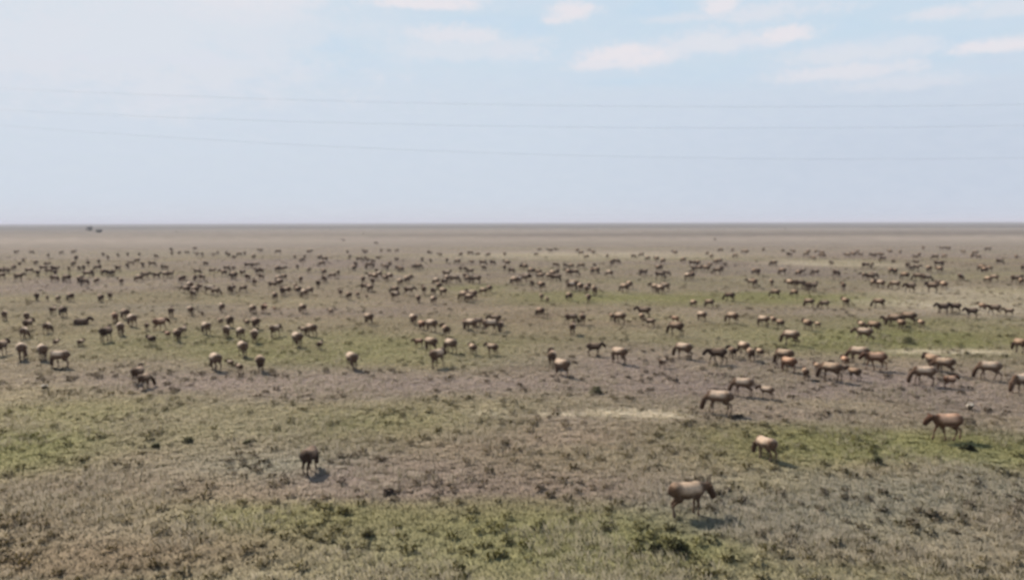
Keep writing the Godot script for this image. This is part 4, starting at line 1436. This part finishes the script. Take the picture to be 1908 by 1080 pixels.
	mass("T", -50.7, -135.1, 131, 1.15)
	mass("T", -12.9, -135.0, 166, 0.96)
	mass("G", -4.2, -133.7, 135, 1.03)
	mass("T", 4.3, -134.5, 19, 0.91)
	mass("G", 22.6, -131.6, 144, 1.09)
	mass("S", 60.3, -130.5, 161, 0.98)
	mass("B", 63.4, -130.6, 155, 0.96)
	mass("T", 63.9, -130.3, 97, 0.98)
	mass("G", 70.0, -129.6, 81, 1.02)
	mass("G", -76.0, -140.3, 97, 1.01)
	mass("G", -71.4, -140.2, 120, 1.00)
	mass("G", -69.6, -140.9, 113, 0.92)
	mass("T", -58.2, -139.4, 157, 1.00)
	mass("B", -56.9, -138.5, 115, 1.08)
	mass("G", -49.9, -138.2, 212, 1.07)
	mass("G", -9.2, -135.6, 125, 1.09)
	mass("B", -6.2, -137.6, 188, 0.89)
	mass("W", -1.3, -136.1, 111, 1.00)
	mass("B", 48.4, -131.9, 32, 1.12)
	mass("B", 51.9, -133.0, 148, 1.01)
	mass("S", 59.4, -131.2, 108, 1.13)
	mass("B", -65.2, -144.6, 134, 1.01)
	mass("T", -64.2, -145.7, 64, 0.90)
	mass("W", -56.4, -144.5, 132, 0.96)
	mass("G", -54.4, -143.7, 122, 1.03)
	mass("G", -50.5, -142.6, 120, 1.10)
	mass("B", -7.7, -139.2, 11, 1.19)
	mass("G", 12.8, -139.3, 151, 1.06)
	mass("B", 36.1, -139.5, 112, 0.92)
	mass("T", 55.9, -136.0, 123, 1.13)
	mass("B", 82.6, -134.5, 137, 1.12)
	mass("B", -89.0, -149.1, 186, 0.96)
	mass("B", -63.9, -148.3, 19, 0.90)
	mass("S", 15.2, -141.1, 124, 1.11)
	mass("T", 30.2, -139.8, 145, 1.14)
	mass("S", -99.4, -151.3, 75, 1.06)
	mass("B", -96.8, -152.1, 12, 0.98)
	mass("S", -87.3, -150.2, -5, 1.09)
	mass("B", -16.0, -145.6, 56, 1.11)
	mass("B", 72.8, -141.5, 82, 0.99)
	mass("T", 84.7, -141.5, 107, 0.92)
	mass("G", -46.2, -149.3, 202, 1.19)
	mass("S", -40.0, -148.9, -6, 1.19)
	mass("G", -33.0, -151.5, 89, 0.92)
	mass("G", -28.8, -148.7, 133, 1.14)
	mass("B", 44.9, -144.3, 115, 1.12)
	mass("B", 44.6, -145.2, 135, 1.04)
	mass("T", 54.2, -145.4, 138, 0.98)
	mass("G", 56.6, -144.0, 101, 1.08)
	mass("B", 58.8, -146.1, 105, 0.89)
	mass("G", 66.6, -145.4, 125, 0.91)
	mass("W", 72.0, -143.7, 108, 1.02)
	mass("W", -52.0, -156.1, 173, 1.12)
	mass("B", -30.8, -156.3, 89, 0.99)
	mass("S", -26.9, -155.2, 114, 1.06)
	mass("G", -23.8, -156.5, 150, 0.94)
	mass("B", -25.6, -156.8, -6, 0.92)
	mass("W", 7.7, -151.4, 182, 1.19)
	mass("B", 13.2, -152.3, 127, 1.08)
	mass("G", 54.6, -152.0, 30, 0.89)
	mass("G", 16.1, -157.3, 123, 0.90)
	mass("B", 42.4, -153.3, 166, 1.08)
	mass("G", 44.8, -153.2, 91, 1.08)
	mass("B", -73.8, -163.4, 101, 1.15)
	mass("G", 5.9, -161.3, 138, 0.89)
	mass("B", 9.3, -160.5, 37, 0.93)
	mass("G", 51.8, -155.4, 79, 1.10)
	mass("B", 97.8, -155.0, 165, 1.13)
	mass("G", -71.8, -171.1, 163, 1.06)
	mass("T", 91.2, -160.1, 156, 1.03)
	mass("W", 91.3, -158.0, 172, 1.19)
	mass("S", 89.2, -163.7, 88, 1.01)
	mass("B", -38.2, -211.9, 26, 1.10)
	mass("S", -54.8, -246.0, 182, 1.05)
	mass("S", 65.2, -242.7, 46, 0.96)
	mass("G", -79.4, -404.6, 86, 1.07)
	mass("G", -221.7, -499.8, 139, 1.10)
	mass("T", 52.9, -471.6, 86, 1.14)
	mass("W", -140.4, -586.5, 158, 1.01)
	mass("B", 47.9, -544.2, 108, 0.97)
	mass("W", 15.6, -588.8, 123, 1.04)
	mass("B", 6.5, -641.4, 137, 0.97)
	mass("B", 212.1, -586.6, 133, 0.95)
	mass("G", 143.1, -648.6, 99, 1.10)
	mass("G", 188.4, -699.2, -12, 1.03)
	far_herd()
	# single bushes
	bush("dark", 3.09, -13.68, 0.2, 0.22, "dark green bush, biggest clump of leaves in the front grass")
	bush("dark", 2.69, -13.68, 0.12, 0.16, "small dark bush left beside the biggest dark green one")
	bush("mid", -9.92, -20.52, 0.1, 0.12, "round olive shrub on the sage grey ground at left, leftmost of a row")
	bush("mid", -7.48, -20.81, 0.09, 0.12, "small dull shrub alone left of the lone end-on antelope")
	bush("mid", -9.24, -21.03, 0.14, 0.14, "dull green shrub just right of a round olive one at left")
	bush("mid", 3.04, -26.91, 0.22, 0.26, "olive shrub alone on lilac ground below the dark profile antelope")
	bush("mid", 20.10, -37.92, 0.3, 0.34, "olive shrub on the green grass right of the piled three antelopes")
	bush("purple", -2.84, -16.81, 0.14, 0.12, "dark brown low shrub on lilac ground right of the lone antelope")
	bush("pale", 15.06, -24.36, 0.07, 0.22, "white feathery dry grass tuft behind the reddish profile antelope")
	bush("dark", 12.34, -19.95, 0.2, 0.12, "low dark green clump at the feet of the reddish profile antelope")
	bush("mid", 9.33, -18.84, 0.14, 0.2, "small dark weed in the middle of the bright green patch")
	bush("pale", -17.72, -28.12, 0.12, 0.16, "pale dry tuft on bare ground below the three left antelopes")
